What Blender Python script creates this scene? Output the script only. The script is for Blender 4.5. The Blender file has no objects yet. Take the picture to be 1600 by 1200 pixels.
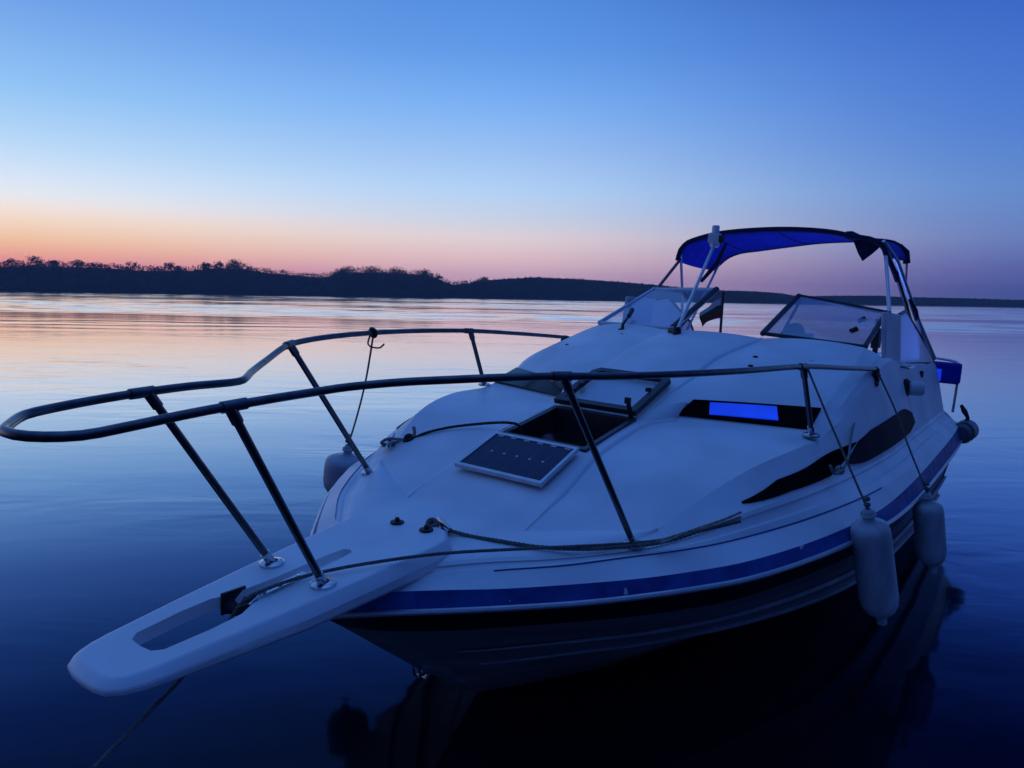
import bpy, math, random
from mathutils import Matrix, Vector, noise
random.seed(7)
S = bpy.context.scene
COL = S.collection
V = Vector
PI = math.pi

# ------------------------------------------------------------------ camera and boat pose (metres)
F = 1198.19; H = 1.7647
Rm = Matrix(((-0.58935394, 0.80641264, 0.0485858), (0.08314405, 0.12036564, -0.98924172), (-0.80358509, -0.57897389, -0.13798638)))
tv = V((-0.65896571, 1.64486289, 2.77630386))
up = V((0.01738245, -0.99328273, -0.11439964)).normalized()
fw = V((0, 0, 1)); fw = (fw - up * fw.dot(up)).normalized(); rt = fw.cross(up).normalized()
W = Matrix((rt, fw, up))                       # camera axes -> world axes
BR = W @ Rm; BT_ = W @ tv + V((0, 0, H))
BM = Matrix.Translation(BT_) @ BR.to_4x4()     # boat frame (x forward, y port, z up) -> world
cr = Matrix((W @ V((1, 0, 0)), W @ V((0, -1, 0)), W @ V((0, 0, -1)))).transposed()
cam = bpy.data.cameras.new('camera'); camo = bpy.data.objects.new('camera', cam); COL.objects.link(camo)
camo.matrix_world = Matrix.Translation((0, 0, H)) @ cr.to_4x4()
cam.sensor_width = 36; cam.lens = F / 1600 * 36; cam.clip_start = 0.05; cam.clip_end = 20000
S.camera = camo

# ------------------------------------------------------------------ materials
def nt(name):
    m = bpy.data.materials.new(name); m.use_nodes = True
    n = m.node_tree.nodes; b = n['Principled BSDF']
    return m, n, m.node_tree.links, b
def mat(name, col, rough=0.5, metal=0.0, var=0.12, scale=6.0, bump=0.0, bscale=60.0, coat=0.0, spec=0.5, stretch=None, col2=None, ior=1.45):
    m, n, l, b = nt(name)
    tc = n.new('ShaderNodeTexCoord'); mp = n.new('ShaderNodeMapping'); l.new(tc.outputs['Object'], mp.inputs[0])
    if stretch: mp.inputs['Scale'].default_value = stretch
    nz = n.new('ShaderNodeTexNoise'); nz.inputs['Scale'].default_value = scale; nz.inputs['Detail'].default_value = 5
    l.new(mp.outputs[0], nz.inputs['Vector'])
    r = n.new('ShaderNodeValToRGB'); l.new(nz.outputs[0], r.inputs[0])
    c2 = col2 if col2 else tuple(c * (1 - var) for c in col)
    r.color_ramp.elements[0].position = 0.35; r.color_ramp.elements[0].color = (*c2, 1)
    r.color_ramp.elements[1].position = 0.62; r.color_ramp.elements[1].color = (*col, 1)
    l.new(r.outputs[0], b.inputs['Base Color'])
    mr = n.new('ShaderNodeMapRange'); l.new(nz.outputs[0], mr.inputs[0])
    mr.inputs[3].default_value = min(1, rough * 1.25); mr.inputs[4].default_value = rough * 0.85
    l.new(mr.outputs[0], b.inputs['Roughness'])
    b.inputs['Metallic'].default_value = metal; b.inputs['Coat Weight'].default_value = coat
    b.inputs['Specular IOR Level'].default_value = spec; b.inputs['IOR'].default_value = ior
    if bump:
        n2 = n.new('ShaderNodeTexNoise'); n2.inputs['Scale'].default_value = bscale; n2.inputs['Detail'].default_value = 3
        l.new(mp.outputs[0], n2.inputs['Vector'])
        bp = n.new('ShaderNodeBump'); bp.inputs['Strength'].default_value = bump; bp.inputs['Distance'].default_value = 0.01
        l.new(n2.outputs[0], bp.inputs['Height']); l.new(bp.outputs[0], b.inputs['Normal'])
    return m
M = {}
M['gel'] = mat('white_gelcoat', (0.80, 0.80, 0.80), 0.44, var=0.13, scale=3.2, bump=0.03, bscale=220, spec=0.35)
M['gel2'] = mat('grey_white_gelcoat', (0.62, 0.63, 0.64), 0.45, var=0.15, scale=3)
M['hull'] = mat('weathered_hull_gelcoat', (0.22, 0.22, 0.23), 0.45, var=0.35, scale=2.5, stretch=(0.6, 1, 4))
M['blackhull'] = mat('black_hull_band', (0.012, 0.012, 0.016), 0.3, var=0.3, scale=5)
M['blue'] = mat('blue_stripe_paint', (0.035, 0.095, 0.34), 0.5, scale=9, spec=0.15, col2=(0.02, 0.055, 0.22))
def chips(m):      # paint flaked off in small patches
    n = m.node_tree.nodes; l = m.node_tree.links; b = n['Principled BSDF']; src = b.inputs['Base Color'].links[0].from_socket
    tc = n.new('ShaderNodeTexCoord'); z = n.new('ShaderNodeTexNoise'); z.inputs['Scale'].default_value = 16; z.inputs['Detail'].default_value = 7; l.new(tc.outputs['Object'], z.inputs['Vector'])
    r = n.new('ShaderNodeValToRGB'); l.new(z.outputs[0], r.inputs[0]); r.color_ramp.elements[0].position = .70; r.color_ramp.elements[1].position = .715
    mx = n.new('ShaderNodeMix'); mx.data_type = 'RGBA'; l.new(r.outputs[0], mx.inputs[0]); l.new(src, mx.inputs[6]); mx.inputs[7].default_value = (.5, .5, .52, 1); l.new(mx.outputs[2], b.inputs['Base Color'])
chips(M['blue'])
M['pin'] = mat('blue_pinstripe_paint', (0.03, 0.10, 0.30), 0.45, var=0.2)
M['steel'] = mat('stainless_steel', (0.14, 0.145, 0.16), 0.30, metal=1.0, var=0.35, scale=22, stretch=(1, 1, 1))
M['chrome'] = mat('polished_chrome', (0.62, 0.63, 0.65), 0.16, metal=1.0, var=0.15, scale=20)
M['alu'] = mat('aluminium_frame', (0.60, 0.61, 0.63), 0.38, metal=0.7, var=0.12, scale=25)
M['dark'] = mat('black_rubber', (0.012, 0.012, 0.014), 0.55, var=0.3, scale=20)
M['darkframe'] = mat('dark_anodised_frame', (0.022, 0.023, 0.03), 0.4, var=0.3, scale=20)
M['tint'] = mat('black_tinted_acrylic', (0.006, 0.006, 0.009), 0.5, var=0.2, scale=3, spec=0.0)
M['tintgloss'] = mat('glossy_tinted_acrylic', (0.006, 0.006, 0.009), 0.16, var=0.2, scale=3, spec=0.5)
M['tint2'] = mat('smoked_acrylic', (0.014, 0.014, 0.028), 0.5, var=0.2, scale=3, spec=0.02)
M['canvas'] = mat('blue_canvas', (0.012, 0.022, 0.42), 0.85, var=0.25, scale=9, bump=0.25, bscale=14)
M['canvasdark'] = mat('dark_blue_canvas', (0.006, 0.008, 0.05), 0.9, var=0.3, scale=9, bump=0.3, bscale=30)
M['rope'] = mat('weathered_rope', (0.17, 0.16, 0.15), 0.9, var=0.45, scale=90)
M['rope2'] = mat('pale_worn_rope', (0.34, 0.31, 0.28), 0.9, var=0.4, scale=70)
M['ropedark'] = mat('dark_rope', (0.03, 0.03, 0.035), 0.9, var=0.4, scale=90)
M['fender'] = mat('white_vinyl_fender', (0.58, 0.59, 0.61), 0.42, var=0.42, scale=9, stretch=(1, 1, 0.35))
M['fenderdark'] = mat('dark_vinyl_fender', (0.16, 0.17, 0.22), 0.45, var=0.2, scale=5)
M['fendergrey'] = mat('grey_vinyl_fender', (0.42, 0.43, 0.47), 0.5, var=0.25, scale=5)
M['strake'] = mat('worn_strake_gelcoat', (0.34, 0.34, 0.36), 0.5, var=0.4, scale=4)
M['seat'] = mat('grey_vinyl_seat', (0.45, 0.45, 0.47), 0.6, var=0.15, scale=6)
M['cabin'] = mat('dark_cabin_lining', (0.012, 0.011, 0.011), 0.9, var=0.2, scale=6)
M['trunk'] = mat('tree_bark', (0.03, 0.024, 0.02), 0.9, var=0.3, scale=3)
M['bank'] = mat('wooded_bank_soil', (0.018, 0.022, 0.016), 1.0, var=0.4, scale=0.2, spec=0.0)

def leafmat(name, col):
    m, n, l, b = nt(name)
    tc = n.new('ShaderNodeTexCoord'); nz = n.new('ShaderNodeTexNoise'); nz.inputs['Scale'].default_value = 0.22; nz.inputs['Detail'].default_value = 6
    l.new(tc.outputs['Object'], nz.inputs['Vector'])
    r = n.new('ShaderNodeValToRGB'); l.new(nz.outputs[0], r.inputs[0])
    r.color_ramp.elements[0].position = 0.35; r.color_ramp.elements[0].color = (*(c * 0.55 for c in col), 1)
    r.color_ramp.elements[1].position = 0.65; r.color_ramp.elements[1].color = (*(c * 1.2 for c in col), 1)
    l.new(r.outputs[0], b.inputs['Base Color']); b.inputs['Roughness'].default_value = 0.9; b.inputs['Specular IOR Level'].default_value = 0.05
    return m
M['leaf'] = leafmat('dusk_foliage', (0.045, 0.06, 0.035))
M['leaf2'] = leafmat('dark_foliage', (0.038, 0.05, 0.032))

def glassmat(name, tint, rough=0.02, alpha=0.78):
    m = bpy.data.materials.new(name); m.use_nodes = True; n = m.node_tree.nodes; l = m.node_tree.links; n.clear()
    o = n.new('ShaderNodeOutputMaterial'); mx = n.new('ShaderNodeMixShader'); tr = n.new('ShaderNodeBsdfTransparent'); gl = n.new('ShaderNodeBsdfGlossy')
    df = n.new('ShaderNodeBsdfDiffuse'); mx2 = n.new('ShaderNodeMixShader')
    tr.inputs[0].default_value = (*tint, 1); gl.inputs['Roughness'].default_value = rough; gl.inputs[0].default_value = (0.9, 0.9, 0.9, 1)
    df.inputs[0].default_value = (0.6, 0.62, 0.66, 1); mx2.inputs[0].default_value = 1 - alpha
    nz = n.new('ShaderNodeTexNoise'); nz.inputs['Scale'].default_value = 3.0; tc = n.new('ShaderNodeTexCoord'); l.new(tc.outputs['Object'], nz.inputs['Vector'])
    mr = n.new('ShaderNodeMapRange'); mr.inputs[3].default_value = (1 - alpha) * 0.6; mr.inputs[4].default_value = (1 - alpha) * 1.4
    l.new(nz.outputs[0], mr.inputs[0]); l.new(mr.outputs[0], mx2.inputs[0])
    l.new(tr.outputs[0], mx2.inputs[1]); l.new(df.outputs[0], mx2.inputs[2])
    fr = n.new('ShaderNodeLayerWeight'); fr.inputs[0].default_value = .5; pw = n.new('ShaderNodeMath'); pw.operation = 'POWER'; l.new(fr.outputs['Facing'], pw.inputs[0]); pw.inputs[1].default_value = 5
    ma = n.new('ShaderNodeMath'); ma.operation = 'MULTIPLY_ADD'; l.new(pw.outputs[0], ma.inputs[0]); ma.inputs[1].default_value = .7; ma.inputs[2].default_value = .035; l.new(ma.outputs[0], mx.inputs[0])
    l.new(mx2.outputs[0], mx.inputs[1]); l.new(gl.outputs[0], mx.inputs[2]); l.new(mx.outputs[0], o.inputs[0])
    return m
M['glass'] = glassmat('windscreen_glass', (0.82, 0.86, 0.92), alpha=0.56)
M['glass2'] = glassmat('clear_windscreen_glass', (0.86, 0.9, 0.95), alpha=0.82)
M['glass2'] = glassmat('clear_windscreen_glass', (0.86, 0.9, 0.95), alpha=0.82)
M['lidglass'] = glassmat('hatch_acrylic', (0.93, 0.94, 0.96), alpha=0.985)

def sheetmat(name):      # milky clear-vinyl side curtain that lets the cockpit light through
    m = bpy.data.materials.new(name); m.use_nodes = True; n = m.node_tree.nodes; l = m.node_tree.links; n.clear()
    o = n.new('ShaderNodeOutputMaterial'); mx = n.new('ShaderNodeMixShader'); tl = n.new('ShaderNodeBsdfTranslucent'); df = n.new('ShaderNodeBsdfDiffuse')
    nz = n.new('ShaderNodeTexNoise'); nz.inputs['Scale'].default_value = 2.5; tc = n.new('ShaderNodeTexCoord'); l.new(tc.outputs['Object'], nz.inputs['Vector'])
    r = n.new('ShaderNodeValToRGB'); r.color_ramp.elements[0].color = (0.70, 0.72, 0.78, 1); r.color_ramp.elements[1].color = (0.86, 0.87, 0.92, 1)
    l.new(nz.outputs[0], r.inputs[0]); l.new(r.outputs[0], tl.inputs[0]); l.new(r.outputs[0], df.inputs[0]); mx.inputs[0].default_value = 0.35
    l.new(tl.outputs[0], mx.inputs[1]); l.new(df.outputs[0], mx.inputs[2]); l.new(mx.outputs[0], o.inputs[0])
    return m
M['sheet'] = sheetmat('milky_vinyl_curtain')

def emit(name, col, st, col2=None):
    m, n, l, b = nt(name)
    nz = n.new('ShaderNodeTexNoise'); nz.inputs['Scale'].default_value = 5; tc = n.new('ShaderNodeTexCoord'); l.new(tc.outputs['Object'], nz.inputs['Vector'])
    r = n.new('ShaderNodeValToRGB'); l.new(nz.outputs[0], r.inputs[0]); r.color_ramp.elements[0].position = 0.3; r.color_ramp.elements[1].position = 0.7
    r.color_ramp.elements[0].color = (*(col2 or tuple(c * 0.7 for c in col)), 1); r.color_ramp.elements[1].color = (*col, 1)
    l.new(r.outputs[0], b.inputs['Emission Color']); b.inputs['Emission Strength'].default_value = st
    b.inputs['Base Color'].default_value = (0.02, 0.03, 0.1, 1); b.inputs['Roughness'].default_value = 0.2
    return m
M['lit'] = emit('glowing_blue_pane', (0.004, 0.045, 0.92), 0.85)

def solarmat():
    m, n, l, b = nt('solar_cells')
    tc = n.new('ShaderNodeTexCoord'); br = n.new('ShaderNodeTexBrick'); l.new(tc.outputs['UV'], br.inputs['Vector'])
    br.offset = 0; br.inputs['Scale'].default_value = 1; br.inputs['Color1'].default_value = (0.003, 0.008, 0.05, 1); br.inputs['Color2'].default_value = (0.004, 0.010, 0.065, 1)
    br.inputs['Mortar'].default_value = (0.03, 0.04, 0.08, 1); br.inputs['Mortar Size'].default_value = 0.006; br.inputs['Brick Width'].default_value = 1 / 6; br.inputs['Row Height'].default_value = 0.5
    l.new(br.outputs[0], b.inputs['Base Color']); b.inputs['Roughness'].default_value = 0.30; b.inputs['Specular IOR Level'].default_value = .25
    return m
M['solar'] = solarmat()

def flagmat():
    m, n, l, b = nt('tricolour_cloth')
    tc = n.new('ShaderNodeTexCoord'); sp = n.new('ShaderNodeSeparateXYZ'); l.new(tc.outputs['UV'], sp.inputs[0])
    r = n.new('ShaderNodeValToRGB'); r.color_ramp.interpolation = 'CONSTANT'; l.new(sp.outputs['Y'], r.inputs[0])
    e = r.color_ramp.elements; e[0].position = 0; e[0].color = (0.16, 0.012, 0.01, 1); e[1].position = 0.333; e[1].color = (0.006, 0.04, 0.02, 1)
    x = e.new(0.666); x.color = (0.34, 0.34, 0.35, 1)
    l.new(r.outputs[0], b.inputs['Base Color']); b.inputs['Roughness'].default_value = 0.9
    return m
M['flag'] = flagmat()

# ------------------------------------------------------------------ mesh helpers
class MB:
    def __init__(s): s.v = []; s.f = []; s.mi = []; s.uv = {}
    def add(s, vs, fs, mi=0):
        o = len(s.v); s.v += [V(p) for p in vs]; s.f += [tuple(i + o for i in f) for f in fs]; s.mi += [mi] * len(fs); return s
    def grid(s, rows, mi=0, closed=False, flip=False):
        nr = len(rows); nc = len(rows[0]); vs = [p for r in rows for p in r]; fs = []
        for i in range(nr - 1):
            for j in range(nc if closed else nc - 1):
                k = (j + 1) % nc; q = (i * nc + j, i * nc + k, (i + 1) * nc + k, (i + 1) * nc + j)
                fs.append(q[::-1] if flip else q)
        return s.add(vs, fs, mi)
    def tube(s, path, r, seg=10, mi=0, cap=True, closed=False):
        P = [V(p) for p in path]; n = len(P); rows = []; nrm = None
        for i in range(n):
            if closed: t = (P[(i + 1) % n] - P[i - 1])
            else: t = (P[min(i + 1, n - 1)] - P[max(i - 1, 0)])
            t.normalize()
            if nrm is None:
                a = V((0, 0, 1)) if abs(t.z) < 0.9 else V((1, 0, 0)); nrm = (a - t * a.dot(t)).normalized()
            else:
                nrm = (nrm - t * nrm.dot(t)).normalized()
            b = t.cross(nrm); rr = r[i] if isinstance(r, (list, tuple)) else r
            rows.append([P[i] + (nrm * math.cos(2 * PI * k / seg) + b * math.sin(2 * PI * k / seg)) * rr for k in range(seg)])
        if closed: rows.append(rows[0])
        s.grid(rows, mi, closed=True)
        if cap and not closed:
            o = len(s.v); s.add(rows[0], [tuple(range(seg))[::-1]], mi); s.add(rows[-1], [tuple(range(seg))], mi)
        return s
    def prism(s, poly, d, mi=0):       # polygon of 3-D points given thickness along vector d
        n = len(poly); a = [V(p) for p in poly]; d = V(d); b = [p + d for p in a]
        fs = [tuple(range(n))[::-1], tuple(range(n, 2 * n))] + [(i, (i + 1) % n, n + (i + 1) % n, n + i) for i in range(n)]
        return s.add(a + b, fs, mi)
    def box(s, c, sz, rot=None, mi=0):
        c = V(c); x, y, z = (k / 2 for k in sz); R = rot or Matrix.Identity(3)
        vs = [c + R @ V((a * x, b * y, e * z)) for a in (-1, 1) for b in (-1, 1) for e in (-1, 1)]
        return s.add(vs, [(0, 1, 3, 2), (4, 6, 7, 5), (0, 4, 5, 1), (2, 3, 7, 6), (0, 2, 6, 4), (1, 5, 7, 3)], mi)
    def lathe(s, prof, c=(0, 0, 0), axis=(0, 0, 1), seg=20, mi=0):   # prof: (radius, height)
        ax = V(axis).normalized(); a = V((1, 0, 0)) if abs(ax.x) < 0.9 else V((0, 1, 0)); u = (a - ax * a.dot(ax)).normalized(); w = ax.cross(u); c = V(c)
        rows = [[c + ax * h + (u * math.cos(2 * PI * k / seg) + w * math.sin(2 * PI * k / seg)) * max(r, 1e-4) for k in range(seg)] for r, h in prof]
        return s.grid(rows, mi, closed=True)
def build(name, mb, mats, parent=None, off=None, ang=32, bevel=0.0, solid=0.0, label=None, subd=0):
    me = bpy.data.meshes.new(name); o3 = V(off) if off is not None else V((0, 0, 0))
    me.from_pydata([p - o3 for p in mb.v], [], mb.f); me.update()
    if not isinstance(mats, (list, tuple)): mats = [mats]
    for m in mats: me.materials.append(m)
    me.polygons.foreach_set('material_index', mb.mi)
    me.polygons.foreach_set('use_smooth', [True] * len(me.polygons))
    me.set_sharp_from_angle(angle=math.radians(ang))
    o = bpy.data.objects.new(name, me); COL.objects.link(o)
    if parent: o.parent = parent
    if solid:
        q = o.modifiers.new('solid', 'SOLIDIFY'); q.thickness = solid; q.offset = 0
    if subd:
        q = o.modifiers.new('subd', 'SUBSURF'); q.levels = q.render_levels = subd
    if bevel:
        q = o.modifiers.new('bevel', 'BEVEL'); q.width = bevel; q.segments = 2; q.limit_method = 'ANGLE'; q.angle_limit = math.radians(35)
    if label: o['label'] = label
    return o
def tag(o, label=None, cat=None, group=None, kind=None):
    if label: o['label'] = label
    if cat: o['category'] = cat
    if group: o['group'] = group
    if kind: o['kind'] = kind
    return o
def empty(name, base=(0, 0, 0), mw=BM):
    o = bpy.data.objects.new(name, None); COL.objects.link(o); o.matrix_world = mw @ Matrix.Translation(V(base)); o.empty_display_size = 0.2
    return o
def cat_rom(P, n, closed=False):      # smooth curve through points, n samples evenly spaced by length
    P = [V(p) for p in P]; out = []
    if len(P) == 2: P = [P[0], P[0].lerp(P[1], .5), P[1]]
    Q = [P[0] * 2 - P[1]] + P + [P[-1] * 2 - P[-2]]
    for i in range(1, len(Q) - 2):
        p0, p1, p2, p3 = Q[i - 1], Q[i], Q[i + 1], Q[i + 2]
        t0 = 0; t1 = t0 + max(1e-4, (p1 - p0).length) ** .5; t2 = t1 + max(1e-4, (p2 - p1).length) ** .5; t3 = t2 + max(1e-4, (p3 - p2).length) ** .5
        for k in range(12):
            t = t1 + (t2 - t1) * k / 12
            a1 = p0 * ((t1 - t) / (t1 - t0)) + p1 * ((t - t0) / (t1 - t0)); a2 = p1 * ((t2 - t) / (t2 - t1)) + p2 * ((t - t1) / (t2 - t1)); a3 = p2 * ((t3 - t) / (t3 - t2)) + p3 * ((t - t2) / (t3 - t2))
            b1 = a1 * ((t2 - t) / (t2 - t0)) + a2 * ((t - t0) / (t2 - t0)); b2 = a2 * ((t3 - t) / (t3 - t1)) + a3 * ((t - t1) / (t3 - t1))
            out.append(b1 * ((t2 - t) / (t2 - t1)) + b2 * ((t - t1) / (t2 - t1)))
    out.append(P[-1]); return resample(out, n)
def resample(P, n):
    P = [V(p) for p in P]; d = [0]
    for a, b in zip(P, P[1:]): d.append(d[-1] + (b - a).length)
    T = d[-1]; out = []; j = 0
    for i in range(n):
        t = T * i / (n - 1)
        while j < len(P) - 2 and d[j + 1] < t: j += 1
        s = (t - d[j]) / max(1e-9, d[j + 1] - d[j]); out.append(P[j].lerp(P[j + 1], min(1, max(0, s))))
    return out
def mir(P): return [V((p[0], -p[1], p[2])) for p in P]
def lofts(mb, curves, mi=0, both=True):
    mb.grid(curves, mi, flip=True)
    if both: mb.grid([mir(c) for c in curves], mi)
def interp(xs, x):      # xs list of (x, ...) sorted descending in x
    for a, b in zip(xs, xs[1:]):
        if a[0] >= x >= b[0]:
            s = (a[0] - x) / max(1e-9, a[0] - b[0]); return [a[k] + (b[k] - a[k]) * s for k in range(1, len(a))]
    return list(xs[0][1:]) if x > xs[0][0] else list(xs[-1][1:])

# ------------------------------------------------------------------ THE BOAT
boat = empty('cabin_cruiser')
tag(boat, 'white cabin cruiser with blue side stripe, bow rail and blue canopy moored on calm river', 'boat')
NS = 90
XS = -5.70
Rc = [(.03, 0, .86), (-.01, .09, .88), (-.06, .19, .90), (-.2, .365, .915), (-.327, .505, .925), (-.522, .69, .935), (-.712, .855, .951), (-.885, .975, .96), (-1.053, 1.075, .968), (-1.5, 1.215, .97), (-2.1, 1.33, .97), (-2.7, 1.365, .95), (-4.2, 1.36, .92), (-5.1, 1.34, .90), (XS, 1.31, .88)]
dzb = [.065, .065, .065, .065, .06, .06, .055, .055, .055, .055, .06, .08, .1, .11, .12]
BTc = [(p[0] + .005, max(0, p[1] - .03 if i else 0), p[2] + dzb[i]) for i, p in enumerate(Rc)]
PLc = [(.0, 0, .965), (-.05, .08, .975), (-.12, .18, .985), (-.235, .29, 1.003), (-.36, .41, 1.02), (-.53, .585, 1.037), (-.72, .73, 1.052), (-.9, .85, 1.06), (-1.07, .955, 1.072), (-1.5, 1.115, 1.09), (-2.1, 1.245, 1.10), (-2.7, 1.29, 1.09), (-4.2, 1.285, 1.06), (-5.1, 1.27, 1.04), (XS, 1.24, 1.02)]
Gc = [(-.02, 0, 1.0), (-.07, .07, 1.01), (-.14, .15, 1.02), (-.26, .25, 1.032), (-.39, .37, 1.042), (-.55, .53, 1.048), (-.72, .665, 1.056), (-.86, .765, 1.068), (-.97, .835, 1.09), (-1.26, .995, 1.165), (-1.62, 1.085, 1.182), (-2.0, 1.125, 1.178), (-2.5, 1.16, 1.166), (-3.2, 1.185, 1.155), (-4.0, 1.175, 1.14), (-5.1, 1.165, 1.12), (XS, 1.15, 1.10)]
Kc = [(-.05, 0, 1.012), (-.09, .065, 1.02), (-.16, .14, 1.03), (-.275, .235, 1.04), (-.40, .35, 1.05), (-.56, .505, 1.056), (-.725, .63, 1.066), (-.86, .715, 1.082), (-.95, .755, 1.105), (-1.06, .785, 1.15), (-1.4, .915, 1.285), (-1.76, 1.0, 1.335), (-2.2, 1.03, 1.345), (-2.42, 1.05, 1.40), (-2.65, 1.06, 1.485), (-3.0, 1.06, 1.555), (-3.4, 1.05, 1.625), (-3.75, 1.04, 1.63), (-4.2, 1.04, 1.565), (-5.0, 1.06, 1.525), (-5.45, 1.08, 1.49), (-5.58, 1.11, 1.32), (XS, 1.13, 1.12)]
R_ = cat_rom(Rc, NS); B_ = cat_rom(BTc, NS); P_ = cat_rom(PLc, NS); G_ = cat_rom(Gc, NS)
def along(ref, C, n=NS):     # resample C at the same fractions of length as ref
    return cat_rom(C, n)
# moulded relief on the topside between pinstripe and gunwale
def mixc(a, b, t, dy=0, dz=0): return [V((p.x + (q.x - p.x) * t, max(0, p.y + (q.y - p.y) * t + (dy if p.y > .05 else 0)), p.z + (q.z - p.z) * t + dz)) for p, q in zip(a, b)]
T1 = mixc(P_, G_, .30); T2 = mixc(P_, G_, .36, -.014, -.004); T3 = mixc(P_, G_, .74, -.012, -.003); T4 = mixc(P_, G_, .82)

# hull below the rub rail
H1 = [(-.035, 0, .80), (-.07, .08, .80), (-.13, .165, .80), (-.26, .32, .805), (-.39, .455, .815), (-.565, .635, .83), (-.74, .79, .84), (-.90, .91, .85), (-1.07, 1.01, .855), (-1.51, 1.15, .855), (-2.1, 1.27, .85), (-2.7, 1.31, .83), (-4.2, 1.31, .80), (-5.1, 1.29, .78), (XS, 1.265, .77)]
CH = [(-.43, 0, .485), (-.52, .07, .487), (-.66, .20, .49), (-.84, .35, .50), (-1.0, .48, .51), (-1.14, .61, .525), (-1.36, .74, .53), (-1.61, .86, .53), (-2.0, 1.0, .52), (-2.5, 1.12, .50), (-3.2, 1.18, .46), (-4.2, 1.20, .41), (-5.1, 1.19, .38), (XS, 1.18, .36)]
KL = [(-.84, 0, .198), (-.92, 0, .14), (-1.1, 0, .03), (-1.4, 0, -.10), (-2.0, 0, -.22), (-3, 0, -.27), (-4.4, 0, -.28), (XS, 0, -.28)]
h_ = cat_rom(H1, NS); c_ = cat_rom(CH, NS); k_ = cat_rom(KL, NS)
hull = MB()
r0 = [p + V((0, 0, -.012)) for p in R_]
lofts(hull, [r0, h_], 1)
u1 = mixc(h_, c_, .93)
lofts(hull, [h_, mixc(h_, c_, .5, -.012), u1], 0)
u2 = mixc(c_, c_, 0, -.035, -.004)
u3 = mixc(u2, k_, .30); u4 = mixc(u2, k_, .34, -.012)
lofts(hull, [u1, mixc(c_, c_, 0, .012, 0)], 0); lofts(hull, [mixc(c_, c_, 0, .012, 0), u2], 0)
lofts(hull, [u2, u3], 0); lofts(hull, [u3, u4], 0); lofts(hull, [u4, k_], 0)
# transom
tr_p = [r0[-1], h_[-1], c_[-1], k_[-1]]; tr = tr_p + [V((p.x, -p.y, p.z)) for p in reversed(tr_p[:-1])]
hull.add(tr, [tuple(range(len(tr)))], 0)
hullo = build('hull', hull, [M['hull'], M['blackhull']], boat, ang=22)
eye = MB(); 
for dy in (-.016, .016): eye.tube([(-.43, dy, .50), (-.44, dy, .445), (-.462, dy, .43), (-.485, dy, .44)], .0055, 8)
eye.tube([(-.462, -.016, .43), (-.462, .016, .43)], .0055, 8)
build('bow_eye', eye, M['chrome'], hullo)

for cur in (mixc(h_, c_, .60, .004), mixc(c_, c_, 0, .008, -.002)):
    s = MB(); cc = [p + V((0, .004, 0)) for p in cur[4:]]; rr = [.004 + .010 * min(1, i / 20) for i in range(len(cc))]; s.tube(cc, rr, 8); s.tube(mir(cc), rr, 8); build('spray_rail', s, M['strake'], hullo, ang=60)
# rub rail, blue stripe, pinstripe
ru = MB(); ru.tube([p + V((.004, .004, 0)) for p in R_], .011, 8); ru.tube([V((p.x + .004, -p.y - .004, p.z)) for p in R_], .011, 8)
build('rub_rail', ru, M['alu'], boat)
st = MB(); lofts(st, [R_, B_]); build('side_stripe', st, M['blue'], boat)
# scuffs: paint chipped off along the stripe's top edge
pin = MB()
lo = mixc(P_, P_, 0, .004, -.004); hi = mixc(P_, P_, 0, .004, .005)
a0, a1 = 8, 42
for sgn in (1, -1):
    A = lo[a0:a1]; Bq = hi[a0:a1]
    if sgn < 0: A = mir(A); Bq = mir(Bq)
    pin.grid([A, Bq], 0, flip=sgn > 0)
build('pinstripe', pin, M['pin'], boat)

# deck moulding
dk = MB()
lofts(dk, [B_, P_]); lofts(dk, [P_, T1]); lofts(dk, [T1, T2]); lofts(dk, [T2, T3]); lofts(dk, [T3, T4]); lofts(dk, [T4, G_])
# cabin side between gunwale and cabin edge, sampled by x so that the windows lie on it
def facet(x, s): 
    k = interp(Kc, x); g = interp(Gc, x); return V((x, g[0] + (k[0] - g[0]) * s, g[1] + (k[1] - g[1]) * s))
Gs = cat_rom(Gc, 160); Ks = cat_rom(Kc, 160)
def byx(C, x):
    for a, b in zip(C, C[1:]):
        if a.x >= x >= b.x: return a.lerp(b, (a.x - x) / max(1e-9, a.x - b.x))
    return C[0] if x > C[0].x else C[-1]
xs = [-.05 - .02 * i for i in range(46)] + [-.97 - .06 * i for i in range(79)] + [XS]
xs = [x for x in xs if x >= XS]
gk = [byx(Gs, x) for x in xs]; kk = [byx(Ks, x) for x in xs]
lofts(dk, [gk, mixc(gk, kk, .5, .006), kk])
# foredeck from bow to the foot of the cabin trunk
M0 = V((-.685, .315, 1.062)); K0 = byx(Ks, -.96)
i0 = min(range(len(xs)), key=lambda i: abs(xs[i] + .96))
fore = kk[:i0 + 1]; nf = len(fore)
base = resample([V((-.66, 0, 1.066)), V((-.67, .16, 1.066)), M0, fore[-1]], nf)
cent = [V((fore[0].x + (base[0].x - fore[0].x) * t, 0, fore[0].z + (base[0].z - fore[0].z) * t)) for t in [i / 8 for i in range(9)]]
rows = []
for j in range(9):
    t = j / 8; row = []
    for i in range(nf):
        p = fore[i].lerp(base[i], t); p.z += .010 * math.sin(PI * t) * min(1, i / 10); row.append(p)
    rows.append(row)
lofts(dk, rows)
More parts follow.
